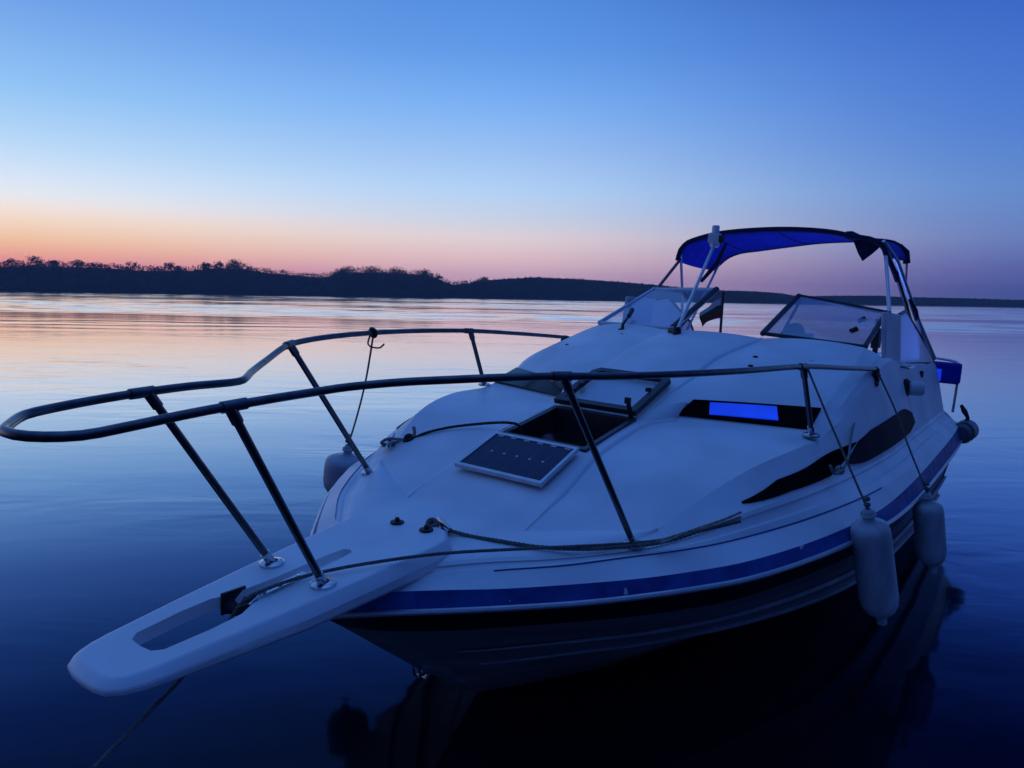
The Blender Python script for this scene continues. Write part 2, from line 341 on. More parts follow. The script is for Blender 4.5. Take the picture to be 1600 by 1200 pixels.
# cabin trunk, front facets
def dense(P, n): return resample(P, n)
Mf = [M0, V((-.85, .308, 1.128)), V((-1.02, .30, 1.19)), V((-1.24, .285, 1.272)), V((-1.5, .28, 1.322)), V((-1.73, .285, 1.358)), V((-1.983, .36, 1.368))]
Kf = [p for p in kk[i0:] if p.x > -2.185] + [byx(Ks, -2.19)]
n1 = 26
Mfd = cat_rom(Mf, n1); Kfd = resample(Kf, n1)
def camber(a, b, n, h): return [[a[i].lerp(b[i], t) + V((0, 0, h * 4 * t * (1 - t) * min(1, i / 8))) for i in range(len(a))] for t in [k / n for k in range(n + 1)]]
def lower(C, dy, dz, ramp=5): return [V((p.x, p.y + dy * min(1, i / ramp), p.z - dz * min(1, i / ramp))) for i, p in enumerate(C)]
Mlo = lower(Mfd, .022, .016)
Mlo[-1] = Mfd[-1].copy(); cf = camber(Kfd, Mlo, 6, .004)
W1, W2, W3 = V((-1.983, .36, 1.368)), V((-2.146, .975, 1.372)), byx(Ks, -2.19)
for j in range(7):
    q = W3 if j == 0 else W2.lerp(W1, (j - 1) / 5); d = q - cf[j][-1]
    for k in range(5): cf[j][n1 - 1 - k] = cf[j][n1 - 1 - k] + d * (1 - k / 5)
for k in range(5): Kfd[n1 - 1 - k] = cf[0][n1 - 1 - k]
lofts(dk, cf); lofts(dk, [Mlo, mixc(Mlo, Mfd, .5, 0, .004), Mfd])
# riser that carries the forward windows (chevron), and the raised cabin roof
WL = [V((-1.73, .285, 1.358)), V((-1.983, .36, 1.368)), V((-2.146, .975, 1.372)), byx(Ks, -2.19)]
WU = [V((-1.88, .27, 1.412)), V((-2.05, .395, 1.456)), V((-2.375, .965, 1.448)), byx(Ks, -2.42)]
for k in range(3): lofts(dk, [[WL[k].lerp(WL[k + 1], i / 12).lerp(WU[k].lerp(WU[k + 1], i / 12), j / 6) for i in range(13)] for j in range(7)])
kmid = [p for p in kk if -2.415 < p.x < -2.195] + [byx(Ks, -2.42)]
dk.grid([[WL[-1]] + [WL[-1]] * 0 + [p for p in kmid], [WU[-1]] * (len(kmid) + 1)], 0); dk.grid([mir([WL[-1]] + kmid), mir([WU[-1]] * (len(kmid) + 1))], 0)
Ma = [WU[0], V((-2.14, .262, 1.493)), V((-2.4, .265, 1.575)), V((-2.612, .27, 1.634)), V((-2.95, .295, 1.69)), V((-3.25, .324, 1.729))]
Na = [WU[2], V((-2.65, .975, 1.546)), V((-3.0, .965, 1.633)), V((-3.2, .95, 1.682)), V((-3.37, .936, 1.718))]
Ka = [p for p in kk if -3.5 <= p.x <= -2.42]
n2 = 24
Mad = cat_rom(Ma, n2); Nad = cat_rom(Na, n2); Kad = resample([WU[-1]] + Ka, n2)
Malo = [V((p.x, p.y + .024 * min(1, max(0, i - 3) / 4), p.z - .016 * min(1, max(0, i - 3) / 4) * min(1, (n2 - 1 - i) / 3))) for i, p in enumerate(Mad)]
roof = []
for t in [k / 7 for k in range(8)]:
    row = []
    for i in range(n2):
        p = Nad[i].lerp(Malo[i], t); s = i / (n2 - 1)
        p.z += .022 * 4 * t * (1 - t) * min(1, s * 4)
        row.append(p)
    # front edge follows the top of the riser
    kq = round(t * 7); q = WU[2].lerp(WU[1], kq / 5) if kq <= 5 else WU[1].lerp(WU[0], (kq - 5) / 2)
    for i in range(4):
        w = 1 - i / 4; row[i] = row[i].lerp(q + (row[i] - row[0]), w)
    roof.append(row)
lofts(dk, roof); lofts(dk, [Malo, mixc(Malo, Mad, .5, 0, .004), Mad])
kb = [Kad[i].lerp(Nad[i], .45) + V((0, .012, .008)) * min(1, i / 3) for i in range(n2)]
lofts(dk, [Kad, kb, Nad])
# centre panel: ahead of the hatch and behind it
cp = [M0] + Mf[1:4]
cpd = cat_rom([M0] + Mf[1:4], 12)
def frontpt(y): a = abs(y); return V((-.66 - .01 * a / .16, y, 1.066)) if a < .16 else V((-.67 - .015 * (a - .16) / .155, y, 1.066 - .004 * (a - .16) / .155))
dk.grid([[frontpt(p.y * k / 6) if i == 0 else V((p.x, p.y * k / 6, p.z + .012 * (1 - (k / 6) ** 2) * min(1, i / 3))) for i, p in enumerate(cpd)] for k in range(-6, 7)], 0)
# slivers beside the hatch
for sg in (1, -1):
    a = [V((p.x, sg * p.y, p.z)) for p in Mf[3:6]]; b = [V((p.x, sg * .243, p.z + .001)) for p in Mf[3:6]]
    dk.grid([a, b], 0, flip=sg < 0)
ct = [V((-1.73, .285, 1.358))] + Mad
dk.grid([[V((p.x, p.y * k / 6, p.z + (.016 * min(1, i / 9) * (1 - (k / 6) ** 2) if i else .004 * (1 - (k / 6) ** 2)))) for i, p in enumerate(ct)] for k in range(-6, 7)], 0)
# dashboard shelf, cockpit liner and coamings behind the windscreen
WS = [V((-3.25, 0, 1.745)), V((-3.25, .324, 1.729)), V((-3.37, .936, 1.718))]
DS = [V((-3.62, 0, 1.70)), V((-3.62, .324, 1.69)), V((-3.62, .93, 1.66))]
DB = [V((-3.66, 0, .75)), V((-3.66, .324, .75)), V((-3.66, .93, .75))]
lofts(dk, [WS, DS]); lofts(dk, [DS, DB])
xk = [-3.37, -3.5, -3.75, -4.2, -4.6, -5.0, -5.45, -5.58]
ko = [byx(Ks, x) for x in xk]; ki = [V((x, .93, byx(Ks, x).z - .0)) for x in xk]; ki[0] = V((-3.37, .936, 1.718))
lofts(dk, [ko, mixc(ko, ki, .3, 0, .012), ki])
fl = [V((x, .93, .75)) for x in xk]
lofts(dk, [ki[2:], fl[2:]])
dk.grid([[V((-3.66, y, .75)) for y in (-.93, .93)], [V((-5.58, y, .75)) for y in (-.93, .93)]], 0, flip=False)
# stern deck and transom top
se = [V((-5.58, .93, 1.10)), V((-5.58, .93, .75))]
dk.grid([[V((-5.58, -.93, .75)), V((-5.58, .93, .75))], [V((-5.58, -.93, 1.12)), V((-5.58, .93, 1.12))]], 0)
dk.grid([[V((-5.58, -1.13, 1.12)), V((-5.58, 1.13, 1.12))], [V((XS, -1.13, 1.12)), V((XS, 1.13, 1.12))]], 0)
bt = [G_[-1], T4[-1], T1[-1], P_[-1], B_[-1], R_[-1]]
bt2 = [V((XS, 1.13, 1.12))] + bt
dk.add(bt2 + [V((p.x, -p.y, p.z)) for p in reversed(bt2)], [tuple(range(2 * len(bt2)))], 0)
for sg in (1, -1):
    dk.add([V((-5.58, sg * .93, byx(Ks, -5.58).z)), V((-5.58, sg * byx(Ks, -5.58).y, byx(Ks, -5.58).z)), V((-5.58, sg * 1.13, 1.12)), V((-5.58, sg * .93, 1.12))], [(0, 1, 2, 3)], 0)
deck = build('deck', dk, [M['gel']], boat, ang=14)
# deck snaps and pad fittings
for (x, y) in ((-2.6, .50), (-2.76, .47), (-3.02, -.55), (-2.75, -.82), (-2.9, .75)):
    zz = 1.6
    s = MB(); 
    # height of the roof there
    best = min((p for r in roof for p in r), key=lambda p: (p.x - x) ** 2 + (p.y - abs(y)) ** 2)
    t = interp([(p.x, p.z) for p in Nad], x)[0]; u = interp([(p.x, p.z) for p in Mad], x)[0]; zz = t + (u - t) * (.95 - abs(y)) / .68 + .012
    s.lathe([(0, .008), (.012, .007), (.016, .0), (.016, -.02)], (x, y, zz), seg=12)
    build('deck_snap', s, M['dark'], deck)

# cabin interior seen through the hatch
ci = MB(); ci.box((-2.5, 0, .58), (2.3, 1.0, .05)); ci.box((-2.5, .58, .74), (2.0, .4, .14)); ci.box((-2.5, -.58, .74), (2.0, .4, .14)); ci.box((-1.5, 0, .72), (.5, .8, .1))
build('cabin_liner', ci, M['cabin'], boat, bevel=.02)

# side windows on the cabin side, following its surface
def fproj(x, z, off=.007):
    k = byx(Ks, x); g = byx(Gs, x); s = (z - g.z) / max(1e-4, k.z - g.z); p = g.lerp(k, s); t = (k - g).normalized(); ax = V((1, 0, 0)); nrm = ax.cross(t); 
    if nrm.y < 0: nrm = -nrm
    return V((x, p.y, p.z)) + nrm * off
def fwin(poly_top, poly_bot, n, off, th, side):
    out = MB()
    T = resample([V((p[0], 0, p[1])) for p in poly_top], n); Bq = resample([V((p[0], 0, p[1])) for p in poly_bot], n)
    for sg in (side,):
        a = [[fproj(T[i].x + (Bq[i].x - T[i].x) * j / 4, T[i].z + (Bq[i].z - T[i].z) * j / 4, off) for i in range(n)] for j in range(5)]
        b = [[fproj(T[i].x + (Bq[i].x - T[i].x) * j / 4, T[i].z + (Bq[i].z - T[i].z) * j / 4, off - th) for i in range(n)] for j in range(5)]
        if sg < 0: a = [mir(r) for r in a]; b = [mir(r) for r in b]
        out.grid(a, 0, flip=sg < 0)
        out.grid([a[0], b[0]], 0); out.grid([a[-1], b[-1]], 0); out.grid([[r[0] for r in a], [r[0] for r in b]], 0); out.grid([[r[-1] for r in a], [r[-1] for r in b]], 0)
    return out
for sd in (1, -1):
    build('side_window', fwin([(-1.27, 1.190), (-1.53, 1.245), (-2.0, 1.272), (-2.50, 1.285)], [(-1.27, 1.186), (-1.6, 1.199), (-2.02, 1.193), (-2.25, 1.222)], 20, .010, .03, sd), M['tint'], boat, label='black forward pane of the cabin side glazing')
    build('side_window', fwin([(-2.53, 1.285), (-2.78, 1.315), (-3.3, 1.325), (-3.74, 1.325), (-4.0, 1.27)], [(-2.28, 1.205), (-2.5, 1.180), (-3.2, 1.175), (-3.8, 1.17), (-4.05, 1.20)], 20, .014, .03, sd), M['tint2'], boat, label='smoked rear pane of the cabin side glazing')

def patch(q, nrm, u0, u1, v0, v1, o0, o1, nu=24, nv=6, shear=0):
    w = MB(); f = lambda o: [[pt(u0 + (u1 - u0) * i / nu + shear * j / nv, v0 + (v1 - v0) * j / nv, o) for i in range(nu + 1)] for j in range(nv + 1)]
    def pt(u, v, o):
        m = ((q[1] - q[0]) * (1 - v) + (q[2] - q[3]) * v).cross((q[3] - q[0]) * (1 - u) + (q[2] - q[1]) * u).normalized()
        return quadpt(q, u, v) + (m if m.dot(nrm) > 0 else -m) * o
    sgn = (q[1] - q[0]).cross(q[3] - q[0]).dot(nrm) < 0
    A_, B_2 = f(o1), f(o0); w.grid(A_, 0, flip=sgn); w.grid(B_2, 0, flip=not sgn)
    for r1, r2 in ((A_[0], B_2[0]), (B_2[-1], A_[-1]), ([r[0] for r in A_], [r[0] for r in B_2]), ([r[-1] for r in B_2], [r[-1] for r in A_])): w.grid([r1, r2], 0)
    return w
# forward chevron windows in the riser, with the lit pane in the port one
def quadpt(q, u, v): return q[0].lerp(q[1], u).lerp(q[3].lerp(q[2], u), v)
for sg in (1, -1):
    q = [V((-1.983, .345, 1.372)), V((-2.146, .972, 1.378)), V((-2.368, .960, 1.447)), V((-2.048, .402, 1.457))]
    q = [V((p.x, sg * p.y, p.z)) for p in q]
    nrm = (q[1] - q[0]).cross(q[3] - q[0]).normalized() 
    nrm = V((.5, 0, .85))
    fo = build('front_window', patch(q, nrm, 0, 1, 0, 1, -.02, .012), M['tint'] if sg > 0 else M['tintgloss'], boat, label='black chevron window with a lit blue pane' if sg > 0 else None)
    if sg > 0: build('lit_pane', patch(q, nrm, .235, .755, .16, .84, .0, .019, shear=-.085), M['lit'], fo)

# hatch: coaming round the opening, lid standing open on its aft hinge, lid stay
hx0, hx1 = -1.24, -1.73
hz = lambda x: 1.272 + (1.358 - 1.272) * (x - hx0) / (hx1 - hx0)
hc = MB()
co = [(hx0, -.243), (hx0, .243), (hx1, .243), (hx1, -.243)]; cin = [(hx0 - .035, -.215), (hx0 - .035, .215), (hx1 + .03, .215), (hx1 + .03, -.215)]
o_ = [V((x, y, hz(x) + .016)) for x, y in co]; i_ = [V((x, y, hz(x) + .014)) for x, y in cin]; d_ = [V((x, y, hz(x) - .10)) for x, y in cin]; ol = [V((x, y, hz(x) - .03)) for x, y in co]
for k in range(4):
    j = (k + 1) % 4
    hc.add([o_[k], o_[j], i_[j], i_[k]], [(0, 1, 2, 3)]); hc.add([i_[k], i_[j], d_[j], d_[k]], [(0, 1, 2, 3)]); hc.add([ol[k], ol[j], o_[j], o_[k]], [(0, 1, 2, 3)])
hatch = build('deck_hatch', hc, M['darkframe'], boat, ang=30)
lidA, lidB = V((-1.722, 0, 1.384)), V((-2.155, 0, 1.528))
ld = (lidB - lidA).normalized(); ln = V((-ld.z, 0, ld.x)); 
if ln.z < 0: ln = -ln
def lidp(u, y): return lidA + (lidB - lidA) * u + V((0, y, 0))
lf = MB()
ro = []; ri = []
for (u, y) in [(0, -.243), (0, .243), (.9, .243), (1, .21), (1, -.21), (.9, -.243)]: ro.append(lidp(u, y))
for (u, y) in [(.10, -.20), (.10, .20), (.85, .20), (.90, .18), (.90, -.18), (.85, -.20)]: ri.append(lidp(u, y))
for k in range(6):
    j = (k + 1) % 6; t = ln * .028
    lf.add([ro[k], ro[j], ri[j], ri[k], ro[k] + t, ro[j] + t, ri[j] + t, ri[k] + t], [(0, 1, 2, 3), (7, 6, 5, 4), (0, 4, 5, 1), (2, 6, 7, 3)])
build('hatch_lid', lf, M['darkframe'], hatch, ang=30, bevel=.003)
lp = MB(); lp.prism([p + ln * .008 for p in ri], ln * .006); build('lid_pane', lp, M['lidglass'], hatch)
ar = MB(); ar.tube([(-1.752, .205, 1.355), (-1.70, .205, 1.455)], [.012, .012], 8); ar.box((-1.695, .205, 1.462), (.022, .026, .03)); build('lid_stay', ar, M['dark'], hatch)
for u, y in ((.55, .19), (.93, .15), (.45, -.19)):
    k = MB(); k.box(lidp(u, y) + ln * .03, (.03, .022, .02)); build('latch', k, M['dark'], hatch)
k = MB(); k.lathe([(0, .01), (.006, .008), (.008, 0)], (-1.735, -.2, 1.385), seg=10); build('hinge_bolt', k, M['chrome'], hatch)

# bow pulpit platform with its slot and anchor roller
slp = lambda x: 1.050 - .095 * (x - .16)
PO = [(.818, 0), (.816, .05), (.808, .088), (.785, .112), (.75, .126), (.70, .136), (.5, .16), (.27, .184), (.0, .205), (-.27, .225), (-.33, .215), (-.385, .16), (-.405, .08), (-.41, 0)]
ring = PO + [(x, -y) for x, y in reversed(PO[1:-1])]
cx = .02
def ringz(sx, sy, dz, ex=0):
    out = []
    for x, y in ring: out.append(V((x + ex * (1 if x > .6 else 0), y * sy + cx * 0, slp(x) + dz)))
    return out
pu = MB()
npnt = len(ring)
def offs(rg, d):
    n = len(rg); out = []
    for i in range(n):
        a = V((*rg[i - 1], 0)); b = V((*rg[i], 0)); c = V((*rg[(i + 1) % n], 0))
        t = (c - a).normalized(); nn = V((t.y, -t.x, 0))
        if nn.dot(b - V((.2, 0, 0))) < 0: nn = -nn
        out.append((b.x + nn.x * d, b.y + nn.y * d))
    return out
def lvl(d, dz):
    return [V((x, y, slp(x) + dz * (1 - .5 * min(1, max(0, (q[0] - .2) / .6))))) for (x, y), q in zip(offs(ring, d), ring)]
prof = [(-.008, 0.0), (.0, -.002), (.005, -.007), (.020, -.034), (.024, -.042), (.022, -.074), (.010, -.086)]
rows = [lvl(d, dz) for d, dz in prof]
pu.grid(rows, 0, closed=True)
# slot outline
SO = [(.685, .0), (.68, .05), (.655, .072), (.52, .082), (.42, .078), (.36, .05), (.22, .036), (.0, .03), (-.06, .02), (-.07, 0)]
slot = SO + [(x, -y) for x, y in reversed(SO[1:-1])]
# top surface between outline and slot: connect by angle
topo = rows[0]
def fill(outer, inner, mi=0):
    import bmesh
    bm = bmesh.new(); a = [bm.verts.new(p) for p in outer]; b = [bm.verts.new(p) for p in inner]
    ed = [bm.edges.new((a[i], a[(i + 1) % len(a)])) for i in range(len(a))] + [bm.edges.new((b[i], b[(i + 1) % len(b)])) for i in range(len(b))]
    r = bmesh.ops.triangle_fill(bm, edges=ed, use_beauty=True)
    bmesh.ops.recalc_face_normals(bm, faces=bm.faces[:])
    bm.verts.index_update(); fs = [tuple(v.index for v in f.verts) for f in bm.faces]; vs = [v.co.copy() for v in bm.verts]; bm.free()
    return vs, fs
sl_top = [V((x, y, slp(x))) for x, y in slot]
vs, fs = fill(topo, sl_top); pu.add(vs, fs, 0)
def sdep(x): return -.036 if x > .345 else -.026     # open through the forward part, a shallow groove aft
sl_in = [V((x + (-.008 if x > .6 else 0), y * .9, slp(x) + sdep(x))) for x, y in slot]
pu.grid([sl_top, sl_in], 0, closed=True)
grv = [p for p in sl_in if p.x < .345]
fore_g = [i for i, p in enumerate(sl_in) if p.x < .345]
pu.add(grv, [tuple(range(len(grv)))], 0)
gx = [p for p in sl_in if p.x < .345]; 
pu.add([gx[0], gx[-1], V((.345, gx[-1].y, slp(.345) - .048)), V((.345, gx[0].y, slp(.345) - .048))], [(0, 1, 2, 3)], 0)
bot_o = rows[-1]
bslot = [V((x + (-.008 if x > .6 else 0), y * .9, slp(x) - .036)) for x, y in slot if x > .345] + []
vs, fs = fill(bot_o, bslot); pu.add(vs, fs, 0)
pul = build('bow_pulpit', pu, M['gel'], boat, ang=28, bevel=.004)
# anchor roller: two dark cheeks with a roller and a steel channel running aft
ar = MB()
ar.box((.36, -.052, slp(.36) - .022), (.085, .010, .07)); ar.box((.36, .030, slp(.36) - .035), (.085, .008, .06)); ar.box((.325, -.012, slp(.325) - .05), (.012, .078, .055))
ro = build('anchor_roller', ar, M['darkframe'], pul, bevel=.002)
k = MB(); k.lathe([(.0, -.038), (.024, -.038), (.016, -.01), (.016, .01), (.024, .034), (0, .034)], (.375, -.012, slp(.375) - .035), (0, 1, 0), 14); build('roller_wheel', k, M['dark'], ro)
k = MB(); k.box((.245, .030, slp(.245) + .002), (.20, .034, .012), Matrix.Rotation(math.atan(.095), 3, 'Y')); k.box((.345, .03, slp(.345) - .008), (.04, .03, .03), Matrix.Rotation(.6, 3, 'Y')); build('roller_channel', k, M['chrome'], ro, bevel=.002)
for x in (.18, .25, .31):
    k = MB(); k.lathe([(0, .014), (.007, .013), (.008, .006)], (x, .032, slp(x)), seg=10); build('bolt', k, M['chrome'], ro)
for x, y in ((-.335, -.035), (-.345, .105)):
    k = MB(); k.lathe([(0, .022), (.008, .021), (.010, .008), (.026, .006), (.027, 0)], (x, y, slp(x)), seg=14); build('bolt', k, M['dark'], pul)

# bow rail
RS = [(0.99, -.003, 1.637), (.975, -.032, 1.637), (.90, -.135, 1.641), (.87, -.155, 1.643), (.78, -.18, 1.648), (.675, -.19, 1.655), (.545, -.195, 1.662), (.402, -.2, 1.666), (.269, -.203, 1.665), (.215, -.22, 1.665), (.165, -.265, 1.667), (.094, -.34, 1.671), (-.097, -.50, 1.692), (-.231, -.60, 1.713), (-.318, -.66, 1.722), (-.559, -.76, 1.731), (-.987, -.87, 1.733), (-1.424, -.94, 1.725), (-1.88, -.97, 1.71), (-2.508, -1.01, 1.668), (-3.12, -1.055, 1.621)]
RP = [(0.99, -.003, 1.637), (.983, .05, 1.635), (.955, .1, 1.635), (.885, .15, 1.637), (.797, .18, 1.65), (.674, .19, 1.663), (.538, .195, 1.673), (.399, .2, 1.681), (.243, .203, 1.687), (.19, .22, 1.693), (.13, .265, 1.702), (.06, .35, 1.716), (-.02, .47, 1.731), (-.153, .59, 1.742), (-.331, .67, 1.741), (-.52, .75, 1.736), (-.771, .84, 1.734), (-1.182, .92, 1.725), (-1.922, .97, 1.70), (-2.515, 1.02, 1.659), (-3.132, 1.06, 1.615)]
path = cat_rom(list(reversed(RS)) + RP[1:], 240)
rl = MB(); rl.tube(path, .0128, 14)
rail = build('bow_rail', rl, M['steel'], boat)
def bump(p, z): return V((p[0], p[1], z))
posts = [((.16, -.13, 1.052), (.545, -.195, 1.662)), ((.16, .13, 1.052), (.538, .195, 1.673)), ((-.83, -.705, 1.072), (-.318, -.66, 1.722)), ((-.83, .712, 1.072), (-.331, .67, 1.741)), ((-2.078, -1.0, 1.362), (-1.88, -.97, 1.71)), ((-2.078, 1.0, 1.362), (-1.922, .97, 1.70))]
for i, (a, b) in enumerate(posts):
    a = V(a); b = V(b); d = (b - a).normalized(); s = MB(); s.tube([a - d * .004, a.lerp(b, .5), b], .0125, 12)
    po = build('stanchion', s, M['steel'], rail)
    s = MB(); s.lathe([(.042, -.004), (.042, .004), (.034, .009), (.02, .010)], a, (0.03, 0, 1), 20); s.tube([a, a + d * .05], .0165, 12); 
    for k in range(3):
        an = k * 2.1 + .6; s.lathe([(.006, .011), (.0, .012)], a + V((.03 * math.cos(an), .03 * math.sin(an), 0)), seg=8)
    build('base_flange', s, M['chrome'], po)
    # tee where the post meets the rail
    j = min(range(len(path)), key=lambda q: (path[q] - b).length); tdir = (path[min(j + 1, len(path) - 1)] - path[max(j - 1, 0)]).normalized()
    s = MB(); s.tube([path[j] - tdir * .036, path[j] + tdir * .036], .0165, 14); s.tube([b, b - d * .055], .0165, 12); build('rail_tee', s, M['steel'], po)
# rail ends: pads on the cabin side
for e, sg in ((RS[-1], -1), (RP[-1], 1)):
    e = V(e); s = MB(); s.tube([e + V((.03, 0, 0)), e + V((-.03, -.005 * sg, -.012)), e + V((-.07, -.012 * sg, -.035))], [.018, .018, .016], 12); s.box(e + V((-.075, -.02 * sg, -.042)), (.08, .05, .012)); build('rail_end', s, M['dark'], rail)
    s = MB(); s.tube([e + V((.06, .0, -.015)), e + V((.03, .012 * sg, -.06)), e + V((.06, .014 * sg, -.085))], .016, 8); build('rail_lashing', s, M['dark'], rail)

# windscreen panes: port and starboard
for sg in (1, -1):
    if sg > 0: q = [V((-3.40, .93, 1.722)), V((-4.177, .89, 1.925)), V((-4.081, .31, 2.008)), V((-3.319, .32, 1.757))]
    else: q = [V((-3.37, -.93, 1.735)), V((-4.174, -.89, 1.999)), V((-4.069, -.31, 2.025)), V((-3.322, -.32, 1.742))]
    fr = MB()
    for k, rr in ((0, .017), (1, .014), (2, .019), (3, .013)):
        a, b = q[k], q[(k + 1) % 4]; fr.tube([a, b], rr, 8)
    for p in q: fr.lathe([(0, -.019), (.014, -.013), (.019, 0), (.014, .013), (0, .019)], p, seg=10)
    wo = build('windscreen', fr, M['darkframe'] if sg > 0 else M['alu'], boat, label='port windscreen frame' if sg > 0 else 'starboard windscreen frame')
    nrm = (q[1] - q[0]).cross(q[3] - q[0]).normalized(); cen = sum(q, V((0, 0, 0))) / 4
    gq = [p + (cen - p) * .01 for p in q]
    build('glass_pane', patch(gq, nrm, 0, 1, 0, 1, -.003, .003), M['glass'] if sg > 0 else M['glass2'], wo)
    if sg < 0:
        s = MB(); s.tube([q[2], q[3]], .024, 8); build('frame_post', s, M['darkframe'], wo)
    # sloping stay just inside the inner edge
    s = MB(); s.tube([q[3] + V((-.22, .05 * sg, -.02)), q[2] + V((.05, .03 * sg, -.03))], .010, 8); build('frame_stay', s, M['darkframe'], wo)
# wiper / padlock on the starboard pane
s = MB(); s.tube([(-3.17, -.63, 1.71), (-3.2, -.645, 1.745), (-3.33, -.67, 1.80)], [.014, .011, .008], 8); s.tube([(-3.33, -.67, 1.80), (-3.5, -.735, 1.84)], [.016, .020], 8); s.box((-3.17, -.63, 1.708), (.06, .035, .02))
build('wiper_arm', s, M['dark'], boat)
for k in range(2):
    s = MB(); p = V((-3.62 - .3 * k, .79 - .02 * k, 1.80 + .06 * k)); s.tube([p, p + V((-.03, .03, .02))], .017, 8); build('frame_knob', s, M['dark'], boat)

# side screens behind the windscreen: solid post and milky curtain that glows from the cockpit light
for sg in (1, -1):
    Y = lambda p: V((p[0], p[1] * sg, p[2]))
    s = MB(); s.prism([Y(p) for p in [(-3.80, .955, 1.63), (-4.27, .975, 1.55), (-4.32, .93, 1.915), (-3.80, .925, 1.935)]], V((0, .03 * sg, 0))); build('side_post', s, M['gel2'], boat, bevel=.008)
    s = MB(); Q = [(-4.275, .985, 1.555), (-4.325, .945, 1.905), (-4.58, .945, 1.93), (-5.2, .99, 1.70), (-5.55, 1.05, 1.50), (-4.9, 1.02, 1.53)]
    s.prism([Y(p) for p in Q], V((0, .006 * sg, 0))); sc = build('side_curtain', s, M['sheet'], boat)
    s = MB(); s.tube([Y(p) for p in [(-4.325, .945, 1.912), (-4.58, .945, 1.935), (-5.2, .99, 1.706), (-5.55, 1.05, 1.505)]], .012, 8); build('curtain_edge', s, M['darkframe'], sc)
    s = MB(); s.tube([Y(p) for p in [(-4.3, 1.0, 1.565), (-4.9, 1.03, 1.54), (-5.5, 1.065, 1.505)]], .007, 6); build('curtain_track', s, M['darkframe'], sc)
# chrome grab handle and latch below the port curtain, side vent, small plate
s = MB(); s.tube(cat_rom([(-3.98, 1.05, 1.575), (-4.02, 1.085, 1.565), (-4.18, 1.09, 1.558), (-4.3, 1.085, 1.555), (-4.34, 1.05, 1.553)], 16), .008, 8); build('grab_handle', s, M['chrome'], boat)
vy = lambda x, z: fproj(x, z, 0).y
s = MB(); p = V((-4.02, vy(-4.02, 1.43), 1.43)); s.lathe([(0, .0), (.062, 0), (.066, .014), (.05, .03)], p - V((0, .006, 0)), (0, 1, .05), 18); vo = build('side_vent', s, M['dark'], boat)
s = MB(); s.lathe([(.036, .02), (.048, .03), (.05, .095), (.042, .112), (0, .115)], p, (-.35, 1, .05), 18); build('vent_cowl', s, M['gel2'], vo)
s = MB(); s.box((-4.75, vy(-4.75, 1.47) + .006, 1.47), (.06, .02, .045)); build('snap_plate', s, M['dark'], boat)

# bimini canopy
FH = [(-4.45, -.82, 2.24), (-4.45, -.80, 2.33), (-4.45, -.745, 2.39), (-4.45, -.68, 2.417), (-4.45, -.5, 2.465), (-4.45, -.2, 2.497), (-4.45, .12, 2.505), (-4.45, .4, 2.486), (-4.45, .56, 2.455), (-4.45, .70, 2.43), (-4.45, .77, 2.385), (-4.45, .80, 2.32)]
RH = [(-5.35, -.86, 2.20), (-5.35, -.80, 2.26), (-5.35, -.73, 2.32), (-5.35, -.62, 2.365), (-5.35, -.45, 2.392), (-5.35, -.2, 2.43), (-5.35, .08, 2.468), (-5.35, .35, 2.485), (-5.35, .57, 2.488), (-5.35, .69, 2.465), (-5.35, .755, 2.41), (-5.35, .785, 2.34)]
fh = cat_rom(FH, 40); rh = cat_rom(RH, 40)
cv = MB(); rows = []
for j in range(9):
    t = j / 8; rows.append([fh[i].lerp(rh[i], t) - V((0, 0, .022 * math.sin(PI * t) * (.5 + .5 * math.sin(i * .9) ** 2))) for i in range(40)])
cv.grid(rows, 0)
bim = build('bimini_top', cv, M['canvas'], boat, solid=.006)
for i in (9, 20, 31):
    s = MB(); s.tube([rows[j][i] - V((0, 0, .004)) for j in range(9)], .0045, 6); build('canvas_seam', s, M['canvasdark'], bim)
s = MB(); s.tube([p + V((.012, 0, .008)) for p in fh], .020, 10); build('front_hem', s, M['canvasdark'], bim)
s = MB(); s.tube([p + V((-.012, 0, .006)) for p in rh], .017, 10); build('rear_hem', s, M['canvasdark'], bim)
s = MB(); s.tube([(-4.45, .50, 2.475), (-4.45, .54, 2.47), (-4.45, .60, 2.455)], [.026, .034, .022], 8); build('hem_knot', s, M['canvasdark'], bim)
# loose port corner hanging from the front hem
fp = [(-4.452, .545, 2.462), (-4.46, .60, 2.34), (-4.465, .635, 2.285), (-4.47, .70, 2.345), (-4.455, .755, 2.40), (-4.45, .70, 2.43), (-4.45, .62, 2.448)]
s = MB(); s.prism(fp, (-.012, 0, 0)); build('loose_flap', s, M['canvasdark'], bim)
# frame tubes
def pole(name, pts, r, m, par=bim): 
    q = MB(); q.tube(pts, r, 10); return build(name, q, m, par)
pole('canopy_pole', [(-4.45, -.80, 2.30), (-4.9, -.95, 1.93), (-5.0, -.98, 1.60)], .012, M['alu'])
pole('canopy_pole', [(-4.45, -.80, 2.26), (-4.18, -.87, 2.0)], .013, M['steel'])
pole('canopy_pole', [(-5.35, -.80, 2.28), (-5.1, -.98, 1.60)], .012, M['alu'])
pole('canopy_strap', [(-4.40, -.58, 2.08), (-4.42, -.46, 2.24), (-4.47, -.42, 2.40)], [.014, .022, .010], M['canvasdark'])
pole('canopy_pole', [(-4.45, .79, 2.34), (-3.97, .945, 1.93)], .013, M['alu'])
pole('canopy_pole', [(-4.45, .79, 2.36), (-4.55, .86, 2.2), (-4.9, .96, 1.80)], .015, M['steel'])
pole('canopy_strap', [(-4.47, .80, 2.32), (-4.55, .855, 2.2), (-4.58, .865, 2.15)], [.012, .022, .016], M['canvasdark'])
